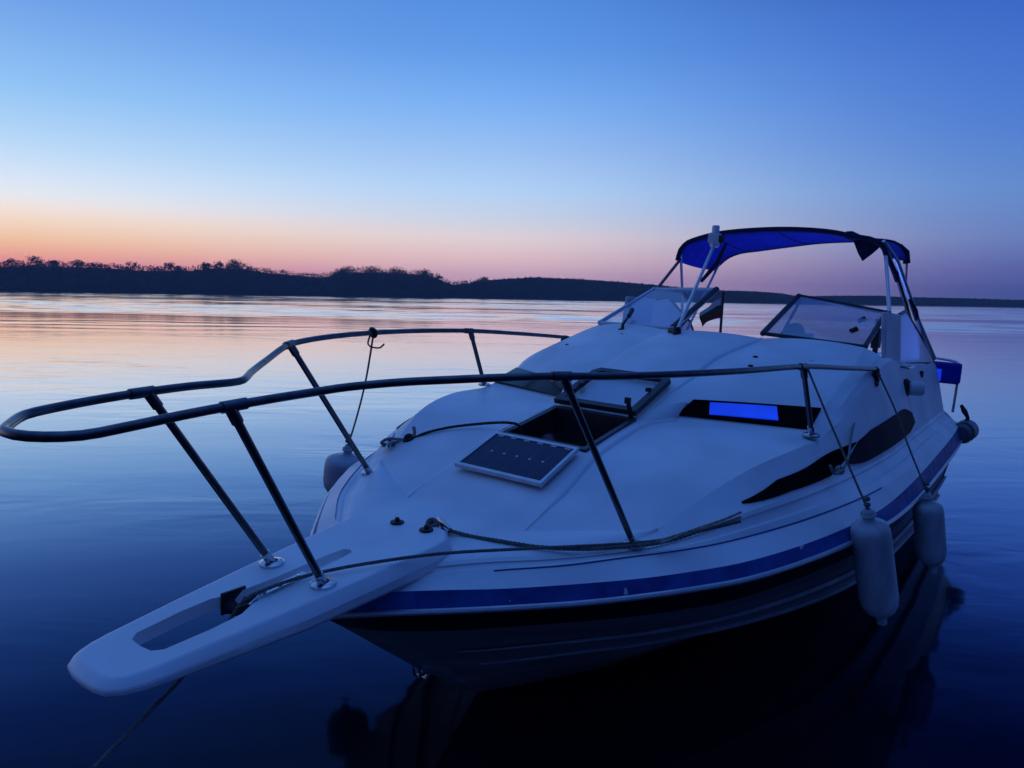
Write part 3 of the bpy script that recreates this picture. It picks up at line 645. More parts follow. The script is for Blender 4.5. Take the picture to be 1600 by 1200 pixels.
pole('canopy_pole', [(-4.62, .73, 2.44), (-4.75, .82, 2.30), (-5.02, .97, 1.86), (-5.38, 1.07, 1.55)], .018, M['alu'])
pole('canopy_strap', [(-4.9, .915, 2.02), (-4.97, .95, 1.93), (-5.02, .965, 1.86)], [.013, .022, .016], M['canvasdark'])
pole('canopy_pole', [(-5.35, .785, 2.36), (-5.36, .80, 2.1), (-5.2, .98, 1.72)], .011, M['alu'])
pole('canopy_strap', [(-5.35, .72, 2.455), (-5.35, .772, 2.40), (-5.35, .79, 2.31)], [.02, .03, .028], M['canvasdark'])

# light mast: raked pole with all-round lamp standing on the cabin roof
mast = MB(); fa, fb = V((-3.10, -.185, 1.735)), V((-4.30, -.45, 2.385)); mast.tube([fa, fb], .0125, 10)
mo = build('light_mast', mast, M['alu'], boat)
s = MB(); s.lathe([(.03, -.02), (.03, .012), (.022, .03), (0, .032)], fa, seg=12); s.tube([fa + V((.05, .01, -.012)), fa, fa + V((-.05, -.07, .0))], [.012, .02, .022], 8); build('mast_foot', s, M['dark'], mo)
s = MB(); s.lathe([(0, -.03), (.035, -.03), (.045, -.012), (.045, .03), (0, .03)], fb, (0, 0, 1), 4); s.box(fb + V((.01, .0, .045)), (.05, .095, .075)); build('lamp_bracket', s, M['gel2'], mo, bevel=.006)
s = MB(); s.lathe([(.028, .08), (.030, .09), (.030, .135), (.026, .145), (0, .148)], fb, seg=16); build('mast_lamp', s, M['gel'], mo)
s = MB(); s.box(fb + V((.02, .062, .035)), (.04, .03, .055)); build('lamp_clip', s, M['dark'], mo)

# cockpit furniture: helm seat, dash compass, wheel, throttle
s = MB(); s.box((-4.75, -.55, 1.05), (.5, .5, .14)); s.box((-4.98, -.55, 1.30), (.10, .48, .42)); s.lathe([(.05, 0), (.05, .25)], (-4.75, -.55, .75)); build('helm_seat', s, M['seat'], boat, bevel=.03)
s = MB(); s.box((-4.75, .55, 1.05), (.5, .5, .14)); s.box((-4.98, .55, 1.28), (.10, .48, .40)); s.lathe([(.05, 0), (.05, .25)], (-4.75, .55, .75)); build('helm_seat', s, M['seat'], boat, bevel=.03)
s = MB(); s.box((-3.70, .43, 1.70), (.16, .19, .12)); co = build('compass_box', s, M['gel2'], boat, bevel=.008)
s = MB(); s.lathe([(.065, 0), (.065, .012), (.06, .035), (.045, .058), (.02, .07), (0, .072)], (-3.70, .415, 1.755), seg=18); build('compass_dome', s, M['dark'], co)
s = MB(); s.tube([V((-4.0 - .05 * math.cos(a) * .4, -.5 + .18 * math.cos(a), 1.50 + .16 * math.sin(a))) for a in [2 * PI * k / 24 for k in range(24)]], .014, 8, closed=True)
for a in (PI / 2, PI * 7 / 6, PI * 11 / 6): s.tube([(-4.0, -.5, 1.50), (-4.0, -.5 + .18 * math.cos(a), 1.50 + .16 * math.sin(a))], .01, 6)
s.tube([(-4.0, -.5, 1.50), (-3.65, -.5, 1.45)], .022, 8); build('steering_wheel', s, M['dark'], boat)
s = MB(); s.box((-4.2, .84, 1.74), (.10, .05, .14)); s.tube([(-4.2, .84, 1.8), (-4.17, .84, 1.87)], .016, 8); s.tube([(-4.2, .84, 1.74), (-4.2, .84, 1.54)], .02, 8); build('speaker_horn', s, M['dark'], boat, bevel=.01)

# cleats on the foredeck
def cleat(p, d, par=boat):
    p = V(p); d = V(d).normalized(); s = MB(); s.tube([p + d * -.075 + V((0, 0, .034)), p + d * -.03 + V((0, 0, .03)), p + d * .03 + V((0, 0, .03)), p + d * .075 + V((0, 0, .034))], [.006, .010, .010, .006], 8)
    s.tube([p + d * -.022, p + d * -.022 + V((0, 0, .03))], .009, 8); s.tube([p + d * .022, p + d * .022 + V((0, 0, .03))], .009, 8); s.box(p, (.09, .05, .006)); return build('cleat', s, M['chrome'], par, ang=40)
cleat((-1.06, -.80, 1.155), (-.6, -.35, .15)); cleat((-.44, .11, 1.07), (.3, .5, 0))

# stern rail with folded canvas bag
s = MB(); s.tube(cat_rom([(-5.62, 1.225, 1.10), (-5.63, 1.23, 1.34), (-5.64, 1.235, 1.50), (-5.7, 1.10, 1.53), (-5.7, .6, 1.53), (-5.7, -.6, 1.53), (-5.7, -1.1, 1.53), (-5.64, -1.235, 1.50), (-5.62, -1.225, 1.10)], 60), .011, 8); sr = build('stern_rail', s, M['alu'], boat)
s = MB(); s.box((-5.62, 1.135, 1.425), (.10, .23, .175)); build('canvas_bag', s, M['canvas'], sr, bevel=.02)
s = MB(); s.box((-5.565, 1.085, 1.405), (.008, .055, .10)); build('glowing_bag_window', s, M['lit'], sr, bevel=.003)  # bright patch on the bag made by emission, no lamp behind it

# ------------------------------------------------------------------ things that hang on or lie on the boat
def rope(mb, pts, r, n=80, twist=60, mi=0):
    P = cat_rom(pts, n); L = sum((b - a).length for a, b in zip(P, P[1:])); m = max(n, int(L / .006)); P = resample(P, m)
    for st_ in range(3):
        Q = []; nrm = None
        for i in range(m):
            t = (P[min(i + 1, m - 1)] - P[max(i - 1, 0)]).normalized()
            if nrm is None:
                a = V((0, 0, 1)) if abs(t.z) < .9 else V((1, 0, 0)); nrm = (a - t * a.dot(t)).normalized()
            else: nrm = (nrm - t * nrm.dot(t)).normalized()
            b = t.cross(nrm); an = 2 * PI * st_ / 3 + i * .006 * 2 * PI / (r * 6.5)
            Q.append(P[i] + (nrm * math.cos(an) + b * math.sin(an)) * r * .48)
        mb.tube(Q, r * .56, 6, mi)
    return mb
def fender(base, name, rad, ln, tilt, m, label, line, eye_at=None):
    e = empty(name, base); tag(e, label, 'fender', 'boat fenders hanging over the side')
    d = V(tilt).normalized(); b = V((0, 0, 0))
    pr = [(0.0, .0), (.016, .004), (.024, .02), (.024, .05), (.032, .062), (rad * .66, .072), (rad * .9, .086), (rad * .985, .108), (rad, .135), (rad, ln - .15), (rad * .95, ln - .115), (rad * .78, ln - .085), (rad * .5, ln - .066), (.030, ln - .055), (.024, ln - .045), (.022, ln - .012), (0, ln)]
    s = MB(); s.lathe(pr, b, d, 28); body = build('fender_body', s, m, e, ang=50)
    s = MB(); s.lathe([(rad * 1.004, .152), (rad * 1.012, .158), (rad * 1.004, .164)], b, d, 28); build('moulding_ring', s, m, body); s = MB(); s.lathe([(rad * 1.004, ln - .164), (rad * 1.012, ln - .158), (rad * 1.004, ln - .152)], b, d, 28); build('moulding_ring', s, m, body)
    top = b + d * 0.02
    s = MB(); s.lathe([(.028, .0), (.033, .01), (.028, .02)], b + d * .02, d, 14); build('end_collar', s, m, body)
    s = MB(); rope(s, [p - V(base) for p in line], .0055, 60); build('fender_line', s, M['rope'], e)
    s = MB(); 
    for k in range(3): s.lathe([(.0, -.012), (.012, -.008), (.015, 0), (.012, .008), (0, .012)], top + d * (-.028 * k) + V((.006 * (k % 2), 0, .01)), seg=8)
    build('knot', s, M['rope'], e)
    return e
# port fender under the second stanchion
f1t = V((-1.79, 1.33, 1.135))
f1 = fender(f1t, 'boat_fender', .082, .60, (-.32, .15, -1), M['fender'], 'large white fender hanging nearest, below the port stanchion and dark side windows', [V((-1.945, .985, 1.69)), V((-1.89, 1.10, 1.502)), V((-1.84, 1.215, 1.318)), f1t])
f2t = V((-2.98, 1.41, .985))
f2 = fender(f2t, 'boat_fender', .078, .50, (-.22, .14, -1), M['fender'], 'white fender farther aft, hanging low over the blue stripe near the stern', [V((-3.16, 1.06, 1.60)), V((-3.12, 1.18, 1.40)), V((-3.06, 1.29, 1.19)), f2t])
f3t = V((-1.125, -1.185, 1.09))
f3 = fender(f3t, 'boat_fender', .120, .36, (.0, -.10, -1), M['fendergrey'], 'large grey fender hanging on the starboard bow behind the rail post', [V((-.99, -.87, 1.725)), V((-1.04, -.97, 1.48)), V((-1.09, -1.08, 1.28)), f3t])
s = MB(); k0 = V((-.987, -.87, 1.733))
s.tube([k0 + V((.02 * math.sin(a) * .3, .019 * math.cos(a), .019 * math.sin(a))) - f3t for a in [2 * PI * k / 12 for k in range(12)]], .010, 8, closed=True)
s.tube([p - f3t for p in cat_rom([k0 + V((0, -.02, -.01)), k0 + V((.03, .0, -.06)), k0 + V((-.03, .02, -.075)), k0 + V((-.05, .03, -.055))], 12)], .0045, 6); build('rail_hitch', s, M['dark'], f3)
# dark fender lashed at the stern corner
f4 = empty('stern_fender', (-5.62, 1.33, .95)); tag(f4, 'short dark fender lashed sideways at the port stern corner', 'fender', 'boat fenders hanging over the side')
s = MB(); s.lathe([(0, -.02), (.06, -.015), (.085, .02), (.088, .16), (.07, .20), (.03, .215), (0, .22)], (.12, -.01, 0), (-1, .15, .1), 20); b4 = build('fender_body', s, M['fenderdark'], f4)
s = MB(); s.lathe([(.089, .0), (.092, .012), (.089, .024)], (.105, -.008, .002), (-1, .15, .1), 20); build('end_band', s, M['dark'], b4)
s = MB(); s.tube([(.0, -.05, .22), (.0, -.02, .17), (.0, .01, .12), (0, .0, .07)], [.012, .022, .014, .024], 8); build('fender_lashing', s, M['ropedark'], f4)

def rope_thing(name, label, paths, m=None, knots=(), base=None):
    base = V(base or paths[0][0][0]); e = empty(name, base); tag(e, label, 'rope')
    for i, (pts, r) in enumerate(paths):
        s = MB(); rope(s, [V(p) - base for p in pts], r, 90); build('rope_strand' if i else 'rope_run', s, (m or M['rope']) if i == 0 else M['rope2'], e)
    for p, r in knots:
        s = MB(); c = V(p) - base
        for k in range(3):
            ax = [V((1, .2, .1)), V((.2, 1, .4)), V((.3, -.3, 1))][k].normalized(); a = V((0, 0, 1)) if abs(ax.z) < .8 else V((1, 0, 0)); u = (a - ax * a.dot(ax)).normalized(); w = ax.cross(u)
            s.tube([c + (u * math.cos(t) + w * math.sin(t)) * r * 1.15 for t in [2 * PI * q / 14 for q in range(14)]], r * .62, 8, closed=True)
        build('rope_knot', s, m or M['rope'], e)
    return e
rope_thing('mooring_rope', 'dark mooring rope from the port gunwale through the anchor roller into the water', [
    ([(-.99, 1.03, 1.19), (-.93, .93, 1.15), (-.86, .80, 1.10), (-.77, .70, 1.085), (-.5, .50, 1.089), (-.2, .285, 1.093), (.02, .155, 1.084), (.10, .10, 1.073), (.2, .062, 1.066), (.30, .045, 1.058), (.37, .02, 1.035), (.405, .0, .98), (.60, .07, .902), (1.34, .304, .70)], .0062)])
rope_thing('deck_line', 'slack grey rope lying along the port foredeck from the pulpit cleat to a frayed tail', [
    ([(-.395, .085, 1.105), (-.425, .10, 1.105), (-.45, .12, 1.08), (-.478, .20, 1.068), (-.505, .33, 1.072), (-.55, .465, 1.072), (-.64, .60, 1.074), (-.76, .72, 1.082), (-.85, .83, 1.105), (-.93, .955, 1.165), (-1.0, 1.05, 1.2)], .008),
    ([(-.83, .82, 1.10), (-.90, .90, 1.145), (-.96, 1.0, 1.19), (-1.03, 1.04, 1.205)], .006), ([(-.84, .80, 1.10), (-.92, .93, 1.165), (-.985, 1.0, 1.20), (-1.06, 1.03, 1.215)], .005)], knots=(((-.40, .085, 1.10), .017),))
rope_thing('hatch_line', 'rope tied to the starboard cleat and led across the cabin into the hatch', [
    ([(-1.13, -.745, 1.178), (-1.17, -.68, 1.222), (-1.235, -.575, 1.262), (-1.29, -.45, 1.292), (-1.325, -.33, 1.315), (-1.335, -.25, 1.325), (-1.34, -.20, 1.318), (-1.36, -.16, 1.20), (-1.4, -.12, 1.05)], .0075),
    ([(-1.14, -.74, 1.18), (-1.09, -.765, 1.19), (-1.04, -.80, 1.195), (-1.02, -.825, 1.175), (-1.05, -.83, 1.16), (-1.10, -.79, 1.17), (-1.14, -.745, 1.17)], .0085),
    ([(-1.13, -.73, 1.19), (-1.15, -.72, 1.22), (-1.16, -.735, 1.25)], .009)], m=M['ropedark'], knots=(((-1.135, -.74, 1.185), .02),))
rope_thing('breast_line', 'short pale rope slung across the dark port side windows behind the nearest fender line', [
    ([(-2.56, 1.085, 1.375), (-2.4, 1.11, 1.32), (-2.2, 1.15, 1.265), (-1.98, 1.17, 1.235), (-1.86, 1.165, 1.245), (-1.80, 1.16, 1.29)], .0065)], m=M['rope2'], knots=(((-1.97, 1.165, 1.24), .013),))

# solar panel lying in front of the hatch
spb = V((-1.09, 0, 1.255)); e = empty('solar_panel', spb); tag(e, 'small framed solar panel lying on the foredeck in front of the open hatch', 'solar panel')
q = [V((-.905, -.236, 1.178)), V((-.905, .238, 1.178)), V((-1.205, .235, 1.286)), V((-1.205, -.233, 1.286))]
nrm = (q[1] - q[0]).cross(q[3] - q[0]).normalized(); nrm = nrm if nrm.z > 0 else -nrm
s = MB(); inn = [quadpt(q, u, v) for u, v in ((.035, .06), (.965, .06), (.965, .94), (.035, .94))]
for k in range(4):
    j = (k + 1) % 4; a, b, c, d = q[k], q[j], inn[j], inn[k]; t = nrm * .020
    s.add([a, b, c, d, a + t, b + t, c + t, d + t], [(3, 2, 1, 0), (4, 5, 6, 7), (0, 1, 5, 4), (2, 3, 7, 6)])
build('panel_frame', s, M['alu'], e, off=spb, ang=30, bevel=.0015)
s = MB(); s.prism([p + nrm * .006 for p in inn], nrm * .009); o = build('cell_sheet', s, M['solar'], e, off=spb)
uv = o.data.uv_layers.new(name='UVMap'); n4 = [(0, 0), (1, 0), (1, 1), (0, 1)]
for lp_ in o.data.loops: uv.data[lp_.index].uv = n4[lp_.vertex_index % 4]
for k in range(5):
    s = MB(); c = quadpt(q, .2 + .15 * k, .5) + nrm * .0152; s.lathe([(.007, 0), (.007, .0008), (0, .001)], c, nrm, 4); build('cell_contact', s, M['alu'], e, off=spb)
for k in range(6):
    s = MB(); c = quadpt(q, .1 + .16 * k, .93) + nrm * .0152; s.box(c, (.012, .03, .001), Matrix.Rotation(.345, 3, 'Y')); build('bus_bar', s, M['alu'], e, off=spb)

# ensign at the stern
fb0 = V((-5.70, -.865, 1.13)); e = empty('stern_flag', fb0); tag(e, 'white green and red flag drooping from a dark staff at the stern', 'flag')
s = MB(); s.tube([fb0, V((-5.70, -.875, 1.98))], [.016, .013], 8); s.lathe([(0, .03), (.02, .015), (.014, 0)], (-5.70, -.875, 1.975), seg=10); build('flag_staff', s, M['dark'], e, off=fb0)
s = MB(); rows = []
for i in range(15):
    t = i / 14; rows.append([V((-5.70 + .05 * math.sin(t * 7 + k * .5) * t, -.885 - .20 * t, 1.935 - .24 * t ** 1.25 - .20 * (1 - .25 * t) * k / 8 + .09 * t)) for k in range(9)])
s.grid(rows); o = build('flag_cloth', s, M['flag'], e, off=fb0, solid=.003)
uv = o.data.uv_layers.new(name='UVMap')
for lp_ in o.data.loops: uv.data[lp_.index].uv = ((lp_.vertex_index // 9) / 14, 1 - (lp_.vertex_index % 9) / 8 * .999)

# cockpit lamp: the blue light that glows under the canopy
ld_ = bpy.data.lights.new('cockpit_lamp', 'POINT'); ld_.energy = 19; ld_.color = (0.10, 0.22, 1.0); ld_.shadow_soft_size = .08
lo_ = bpy.data.objects.new('cockpit_lamp', ld_); COL.objects.link(lo_); lo_.matrix_world = BM @ Matrix.Translation((-4.85, .25, 1.25))

# ------------------------------------------------------------------ WATER
def watermat():
    m, n, l, b = nt('river_water')
    
    geo = n.new('ShaderNodeNewGeometry')
    def math_(op, a, bb=None, clamp=False):
        q = n.new('ShaderNodeMath'); q.operation = op; q.use_clamp = clamp
        for i, x in enumerate((a, bb)):
            if x is None: continue
            if isinstance(x, (int, float)): q.inputs[i].default_value = x
            else: l.new(x, q.inputs[i])
        return q.outputs[0]
    def wave(sx, sy, rot, det):
        q = n.new('ShaderNodeMapping'); l.new(geo.outputs['Position'], q.inputs[0]); q.inputs['Scale'].default_value = (sx, sy, 1); q.inputs['Rotation'].default_value = (0, 0, rot)
        z = n.new('ShaderNodeTexNoise'); z.inputs['Scale'].default_value = 1; z.inputs['Detail'].default_value = det; z.inputs['Distortion'].default_value = .8; l.new(q.outputs[0], z.inputs['Vector']); return z.outputs[0]
    h = math_('ADD', math_('MULTIPLY', wave(.5, 1.1, .25, 2), .022), math_('MULTIPLY', wave(1.7, 3.6, -.2, 2), .005))
    pm = n.new('ShaderNodeMapRange'); l.new(wave(.10, .22, .2, 3), pm.inputs[0]); pm.inputs[1].default_value = .42; pm.inputs[2].default_value = .66; pm.inputs[3].default_value = .10; pm.inputs[4].default_value = 1
    bp = n.new('ShaderNodeBump'); bp.inputs['Distance'].default_value = 1.0; l.new(h, bp.inputs['Height'])
    l.new(math_('MULTIPLY', pm.outputs[0], .75), bp.inputs['Strength'])
    df = n.new('ShaderNodeBsdfDiffuse'); df.inputs[0].default_value = (0.0015, 0.004, 0.010, 1)
    gl = n.new('ShaderNodeBsdfGlossy'); gl.inputs['Roughness'].default_value = .075; l.new(bp.outputs[0], gl.inputs['Normal'])
    lw = n.new('ShaderNodeLayerWeight'); lw.inputs[0].default_value = .5; l.new(bp.outputs[0], lw.inputs['Normal'])
    fr = n.new('ShaderNodeValToRGB'); l.new(lw.outputs['Facing'], fr.inputs[0]); e = fr.color_ramp.elements
    st = [(0, .02, .02, .025), (.485, .014, .02, .034), (.56, .024, .042, .088), (.625, .065, .105, .175), (.69, .16, .21, .32), (.767, .38, .44, .55), (.86, .70, .73, .78), (.948, .95, .95, .95), (1, 1, 1, 1)]
    for i, (p, *c) in enumerate(st):
        q = e[0] if i == 0 else (e[len(e) - 1] if i == len(st) - 1 else e.new(p))
        q.position = p; q.color = (*c, 1)
    l.new(fr.outputs[0], gl.inputs[0])
    ad = n.new('ShaderNodeAddShader'); l.new(df.outputs[0], ad.inputs[0]); l.new(gl.outputs[0], ad.inputs[1])
    l.new(ad.outputs[0], n['Material Output'].inputs[0]); n.remove(b)
    return m
M['water'] = watermat()
# real ripples: calm near the boat, wind-ruffled out in the stream, with calm lanes between
ys = [-60, -20, -6, 0]; y = .6
while y < 330: ys.append(y); y += max(.12, min(.42, .012 * y))
ys += [420, 700, 1500, 4000]
NC = 130
def wz(x, y):
    if y < 3 or y > 330: return 0
    far = min(1, max(0, (y - 27) / 16)); far = far * far * (3 - 2 * far)
    lane = noise.noise(V((x * .010 + 5, y * .055, 1.7))); lane2 = noise.noise(V((x * .03, y * .16, 9.1)))
    g = far * min(1, max(.03, .75 + 1.3 * lane + .5 * lane2)); g += (1 - far) * (.02 + .022 * min(1, max(0, (y - 9) / 12)) * max(0, .4 + lane2 + lane))
    if g < .02: return 0
    return g * (.105 * noise.noise(V((x * .13, y * .50, 0))) + .05 * noise.noise(V((x * .3 + 7, y * 1.05, 4))))
rows = []
for y in ys:
    w = max(30, abs(y) * 1.15 + 20) if y < 400 else y * 1.6
    rows.append([V((w * (-1 + 2 * j / NC), y, wz(w * (-1 + 2 * j / NC), y))) for j in range(NC + 1)])
s = MB(); s.grid(rows, 0, flip=True)
tag(build('river_water', s, M['water'], ang=180), kind='structure')

# ------------------------------------------------------------------ FAR BANK (skyline given as bearing, height above the water)
def azpx(px): return math.atan((px - 800) / F)
SKY = [(-500, 406), (-250, 410), (-100, 412), (0, 413), (40, 411), (90, 412), (150, 413), (200, 417), (240, 419), (300, 419), (330, 415), (385, 415), (400, 420), (430, 424), (470, 428), (500, 430), (518, 427), (530, 422), (600, 422), (655, 425), (683, 431), (700, 443), (720, 441), (745, 439), (780, 436), (830, 433), (900, 436), (960, 440), (1030, 446), (1090, 452), (1130, 454), (1170, 455), (1215, 458), (1240, 463), (1300, 462), (1370, 462), (1400, 464), (1500, 466), (1600, 469), (1800, 472), (2200, 474)]
def sky_y(px):
    for a, b in zip(SKY, SKY[1:]):
        if a[0] <= px <= b[0]: return a[1] + (b[1] - a[1]) * (px - a[0]) / (b[0] - a[0])
    return SKY[-1][1]
def hor_y(px): return 462 + .0175 * (px - 800)
def dist(px):      # the river widens to the right
    t = min(1, max(0, (px + 200) / 2000)); return 300 + 260 * t
def bankpt(px, dd=0, z=0):
    a = azpx(px) if -700 < px < 2300 else azpx(px); r = (dist(px) + dd) / max(.35, math.cos(a)) if False else dist(px) + dd
    return V((r * math.tan(a), r, z)) if False else V(((dist(px) + dd) * math.tan(a), dist(px) + dd, z))
def topz(px, dd=0): return H + (dist(px) + dd) * (hor_y(px) - sky_y(px)) / F
s = MB(); rows = [[], [], [], [], []]
for px in range(-520, 2220, 12):
    z = topz(px); nz = noise.noise(V((px * .02, 0, 3)))
    rows[0].append(bankpt(px, -3 + nz, -.4)); rows[1].append(bankpt(px, 0 + nz, .5)); rows[2].append(bankpt(px, 14, max(1.0, z * .55))); rows[3].append(bankpt(px, 26, max(1.0, z * (.93 if px < 740 else 1.03) + (.5 if px < 740 else .15) * noise.noise(V((px * .05, 3, 0)))))); rows[4].append(bankpt(px, 90, max(.8, z * .5)))
s.grid(rows, 0, flip=False)
tag(build('wooded_riverbank', s, M['bank']), kind='structure')

def clump(vs, fs, c, r, n, sz, flat=.8):
    for _ in range(n):
        while True:
            d = V((random.uniform(-1, 1), random.uniform(-1, 1), random.uniform(-1, 1)))
            if d.length_squared < 1: break
        p = c + V((d.x * r, d.y * r, d.z * r * flat)); k = sz * random.uniform(.6, 1.3)
        a = V((random.gauss(0, 1), random.gauss(0, 1), random.gauss(0, 1))).normalized(); b = a.orthogonal().normalized(); e = a.cross(b)
        o = len(vs); vs += [p + b * k, p + e * k, p - b * k, p - e * k * random.uniform(.5, 1)]; fs.append((o, o + 1, o + 2, o + 3))
# the wood on the bank: one mass
vs = []; fs = []
px = -520
while px < 2200:
    D = dist(px); z = topz(px); smooth = px > 740
    near = -60 < px < 1660
    for row in range(8):
        q = px + random.uniform(-5, 5); r = random.uniform(1.7, 2.9) * (.42 if smooth else 1); zt = (topz(px, row * 3) + (1.0 if not smooth else .3)) * (.36 + .64 * row / 7) + random.uniform(-.6, .5) * (.12 if smooth else 1)
        clump(vs, fs, bankpt(q, row * 3 + random.uniform(-2, 2), max(.8, zt - r * .75)), r, 44 if near else 8, (.20 if smooth else .30) if near else .9)
    px += random.uniform(3.5, 6) if near else 14
me = bpy.data.meshes.new('riverside_wood'); me.from_pydata(vs, [], fs); me.materials.append(M['leaf2']); o = bpy.data.objects.new('riverside_wood', me); COL.objects.link(o)
tag(o, 'dark continuous wood along the far bank of the river', 'woodland', kind='stuff')

def far_tree(px, top, w, label, spread=.62, dens=1.0, stem=.35, dd=6):
    b = bankpt(px, dd, 0.6); D = b.y; zt = H + D * (hor_y(px) - top) / F; R = w / F * D / 2
    e = empty('riverside_tree', b, Matrix.Identity(4)); tag(e, label, 'tree', 'single trees standing out of the far wood')
    h = zt - b.z; s = MB(); s.tube([(0, 0, 0), (.1, 0, h * .3), (.0, .1, h * .6), (.15, 0, h * .86)], [.32, .26, .18, .07], 7)
    for k in range(6):
        an = k * 1.05 + random.random(); s.tube([(0, 0, h * (.42 + .05 * k)), (R * .4 * math.cos(an), R * .4 * math.sin(an), h * (.58 + .05 * k)), (R * .8 * math.cos(an), R * .6 * math.sin(an), h * (.66 + .045 * k))], [.12, .08, .03], 5)
    build('trunk', s, M['trunk'], e)
    vs = []; fs = []
    lobes = int(20 * dens)
    for k in range(lobes):
        an = random.uniform(0, 2 * PI); rr = R * math.sqrt(random.random()) * .8; t = random.uniform(0, 1)
        zc = h * (1 - spread) * .8 + h * (1 - (1 - spread) * .8) * t - .3; lim = 1 - .55 * abs(t - .45)
        clump(vs, fs, V((rr * math.cos(an) * lim, rr * math.sin(an) * lim * .7, min(zc, h - .5))), R * random.uniform(.28, .44), 46, .29)
    clump(vs, fs, V((random.uniform(-.3, .3) * R, 0, h - R * .25)), R * .4, 46, .29)
    me = bpy.data.meshes.new('crown'); me.from_pydata(vs, [], fs); me.materials.append(M['leaf']); c = bpy.data.objects.new('crown', me); COL.objects.link(c); c.parent = e
    return e
far_tree(22, 405, 26, 'small bushy tree at the far left edge of the treeline')
far_tree(60, 403, 40, 'broad dense tree, tallest of the clump at the far left')
far_tree(88, 407, 20, 'narrow tree just right of the broad tree at far left')
far_tree(128, 408, 26, 'low rounded tree between the left clump and the lone airy tree')
far_tree(152, 412, 20, 'small ragged tree left of the lone airy tree')
far_tree(206, 409, 27, 'lone airy tree standing clear above the bank left of centre rail', .5, .8)
far_tree(264, 411, 22, 'slim airy tree, first of a pair above the low treeline', .5, .75)
far_tree(282, 416, 18, 'lower tree, second of a pair above the low treeline', .55, .8)
far_tree(325, 412, 20, 'small round tree just left of the tall blocky clump', .55)
far_tree(344, 409, 18, 'upright tree forming the left side of the tall blocky clump', .8, 2)
far_tree(369, 408, 36, 'wide blocky tree, densest crown of the tall clump', .8, 3)
far_tree(540, 419, 48, 'dense tree at the left end of the central flat-topped grove', .8, 3)
far_tree(582, 419, 48, 'dense tree in the middle of the central flat-topped grove', .8, 3)
far_tree(622, 421, 46, 'dense tree right of the middle of the central flat-topped grove', .8, 3)
far_tree(662, 424, 42, 'dense tree near the right end of the central flat-topped grove', .8, 3)
far_tree(683, 432, 18, 'small tree at the notch where the central grove ends', .6, .9)
far_tree(752, 433, 26, 'rounded tree at the left shoulder of the long low hill', .6, 1.2)

# ------------------------------------------------------------------ AIR
s = MB(); s.box((0, 330, 7.5), (1700, 760, 17.6))
m = bpy.data.materials.new('dusk_haze'); m.use_nodes = True; nn_ = m.node_tree.nodes; nn_.clear()
pv = nn_.new('ShaderNodeVolumePrincipled'); pv.inputs['Color'].default_value = (.55, .72, 1.0, 1); pv.inputs['Density'].default_value = .00055; pv.inputs['Anisotropy'].default_value = .2
om = nn_.new('ShaderNodeOutputMaterial'); m.node_tree.links.new(pv.outputs[0], om.inputs['Volume'])
hz_ = build('haze', s, m); tag(hz_, kind='stuff')

# ------------------------------------------------------------------ SKY, LIGHT, COLOUR
world = bpy.data.worlds.new('World'); S.world = world; world.use_nodes = True
n = world.node_tree.nodes; l = world.node_tree.links; n.clear()
tc = n.new('ShaderNodeTexCoord'); nm = n.new('ShaderNodeVectorMath'); nm.operation = 'NORMALIZE'; l.new(tc.outputs['Generated'], nm.inputs[0])
sp = n.new('ShaderNodeSeparateXYZ'); l.new(nm.outputs[0], sp.inputs[0])
el = n.new('ShaderNodeMath'); el.operation = 'ARCSINE'; l.new(sp.outputs['Z'], el.inputs[0])
az = n.new('ShaderNodeMath'); az.operation = 'ARCTAN2'; l.new(sp.outputs['X'], az.inputs[0]); l.new(sp.outputs['Y'], az.inputs[1])
e90 = n.new('ShaderNodeMath'); e90.operation = 'DIVIDE'; l.new(el.outputs[0], e90.inputs[0]); e90.inputs[1].default_value = PI / 2
e9 = n.new('ShaderNodeMath'); e9.operation = 'POWER'; e9.use_clamp = True; l.new(e90.outputs[0], e9.inputs[0]); e9.inputs[1].default_value = .5
def lin(c): return tuple(((x / 255) / 12.92 if x / 255 <= .04045 else ((x / 255 + .055) / 1.055) ** 2.4) for x in c)
def ramp(stops):
    r = n.new('ShaderNodeValToRGB'); l.new(e9.outputs[0], r.inputs[0]); e = r.color_ramp.elements
    for i, (d, c) in enumerate(stops):
        p = math.sqrt(max(0, d) / 90)
        q = e[i] if i < 2 else e.new(p)
        q.position = p; q.color = (*lin(c), 1)
    r.color_ramp.interpolation = 'LINEAR'
    return r.outputs[0]
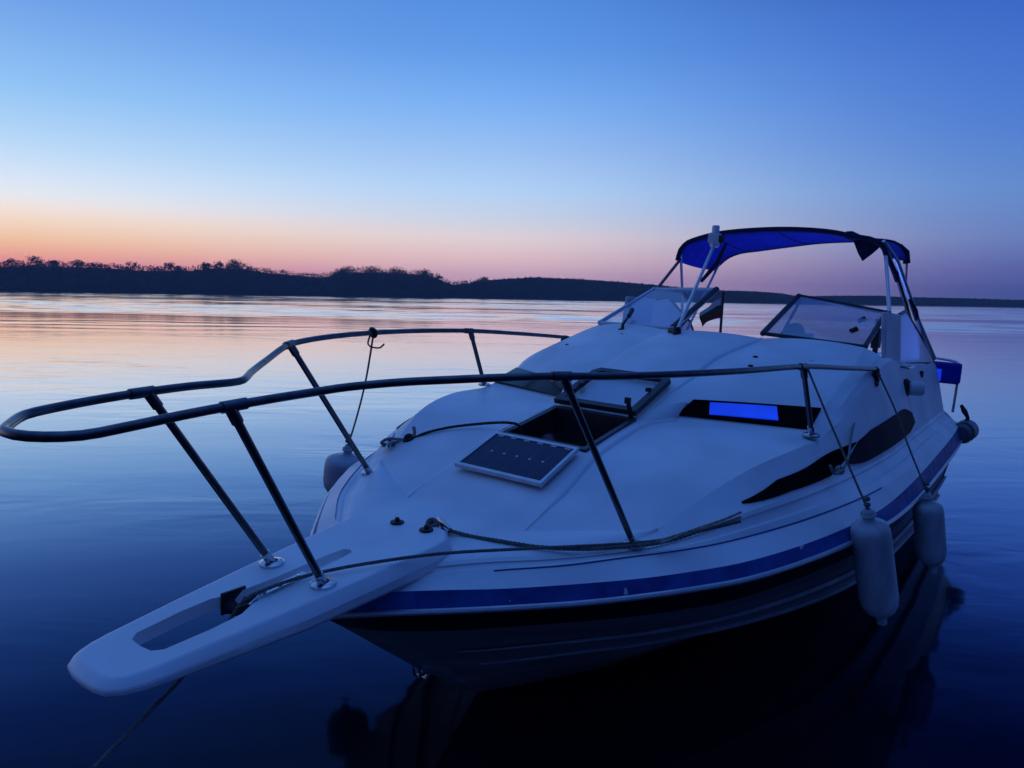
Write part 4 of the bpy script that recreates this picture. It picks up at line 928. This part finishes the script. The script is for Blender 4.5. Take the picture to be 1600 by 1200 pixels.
A = ramp([(0, (225, 120, 140)), (90, (84, 140, 228)), (1.5, (246, 150, 150)), (2.2, (254, 178, 150)), (3.0, (255, 204, 165)), (4.2, (254, 226, 202)), (5.0, (251, 236, 229)), (5.7, (238, 241, 246)), (6.8, (222, 236, 253)), (8.8, (190, 222, 252)), (12, (150, 200, 249)), (17, (114, 164, 235)), (22, (92, 142, 226)), (40, (80, 134, 220)), (60, (70, 124, 220))])
Bm = ramp([(0, (206, 160, 184)), (90, (84, 140, 228)), (1.6, (216, 176, 196)), (2.8, (232, 198, 204)), (4.2, (232, 216, 220)), (5.6, (206, 216, 236)), (7.6, (182, 214, 250)), (10, (160, 198, 247)), (13.5, (124, 178, 246)), (17, (98, 155, 234)), (21, (82, 140, 222)), (38, (68, 124, 214)), (60, (70, 122, 218))])
C_ = ramp([(0, (70, 84, 152)), (90, (84, 140, 228)), (1, (78, 90, 157)), (2.3, (92, 103, 170)), (4.3, (106, 130, 192)), (7.2, (100, 141, 208)), (11, (80, 127, 211)), (15, (68, 114, 206)), (18, (58, 103, 197)), (21, (38, 74, 160)), (28, (20, 46, 114)), (45, (40, 82, 176)), (62, (68, 120, 216))])
D_ = ramp([(0, (10, 14, 34)), (90, (84, 140, 228)), (4, (12, 18, 44)), (9, (16, 26, 64)), (16, (20, 38, 94)), (30, (26, 54, 132)), (58, (64, 114, 208))])
def mixn(a, b, a0, a1):
    mr = n.new('ShaderNodeMapRange'); mr.interpolation_type = 'SMOOTHSTEP'; l.new(az.outputs[0], mr.inputs[0]); mr.inputs[1].default_value = math.radians(a0); mr.inputs[2].default_value = math.radians(a1)
    m = n.new('ShaderNodeMix'); m.data_type = 'RGBA'; l.new(mr.outputs[0], m.inputs[0]); l.new(a, m.inputs[6]); l.new(b, m.inputs[7]); return m.outputs[2]
x = mixn(D_, A, -125, -62); x = mixn(x, Bm, -38, 2); x = mixn(x, C_, -4, 36); x = mixn(x, D_, 48, 100)
bg = n.new('ShaderNodeBackground'); l.new(x, bg.inputs[0]); bg.inputs[1].default_value = 1.0
ow = n.new('ShaderNodeOutputWorld'); l.new(bg.outputs[0], ow.inputs[0])
S.view_settings.view_transform = 'Standard'; S.view_settings.look = 'None'; S.view_settings.exposure = 0; S.view_settings.gamma = 1; S.view_settings.use_curve_mapping = False
S.cycles.max_bounces = 8; S.cycles.transparent_max_bounces = 12
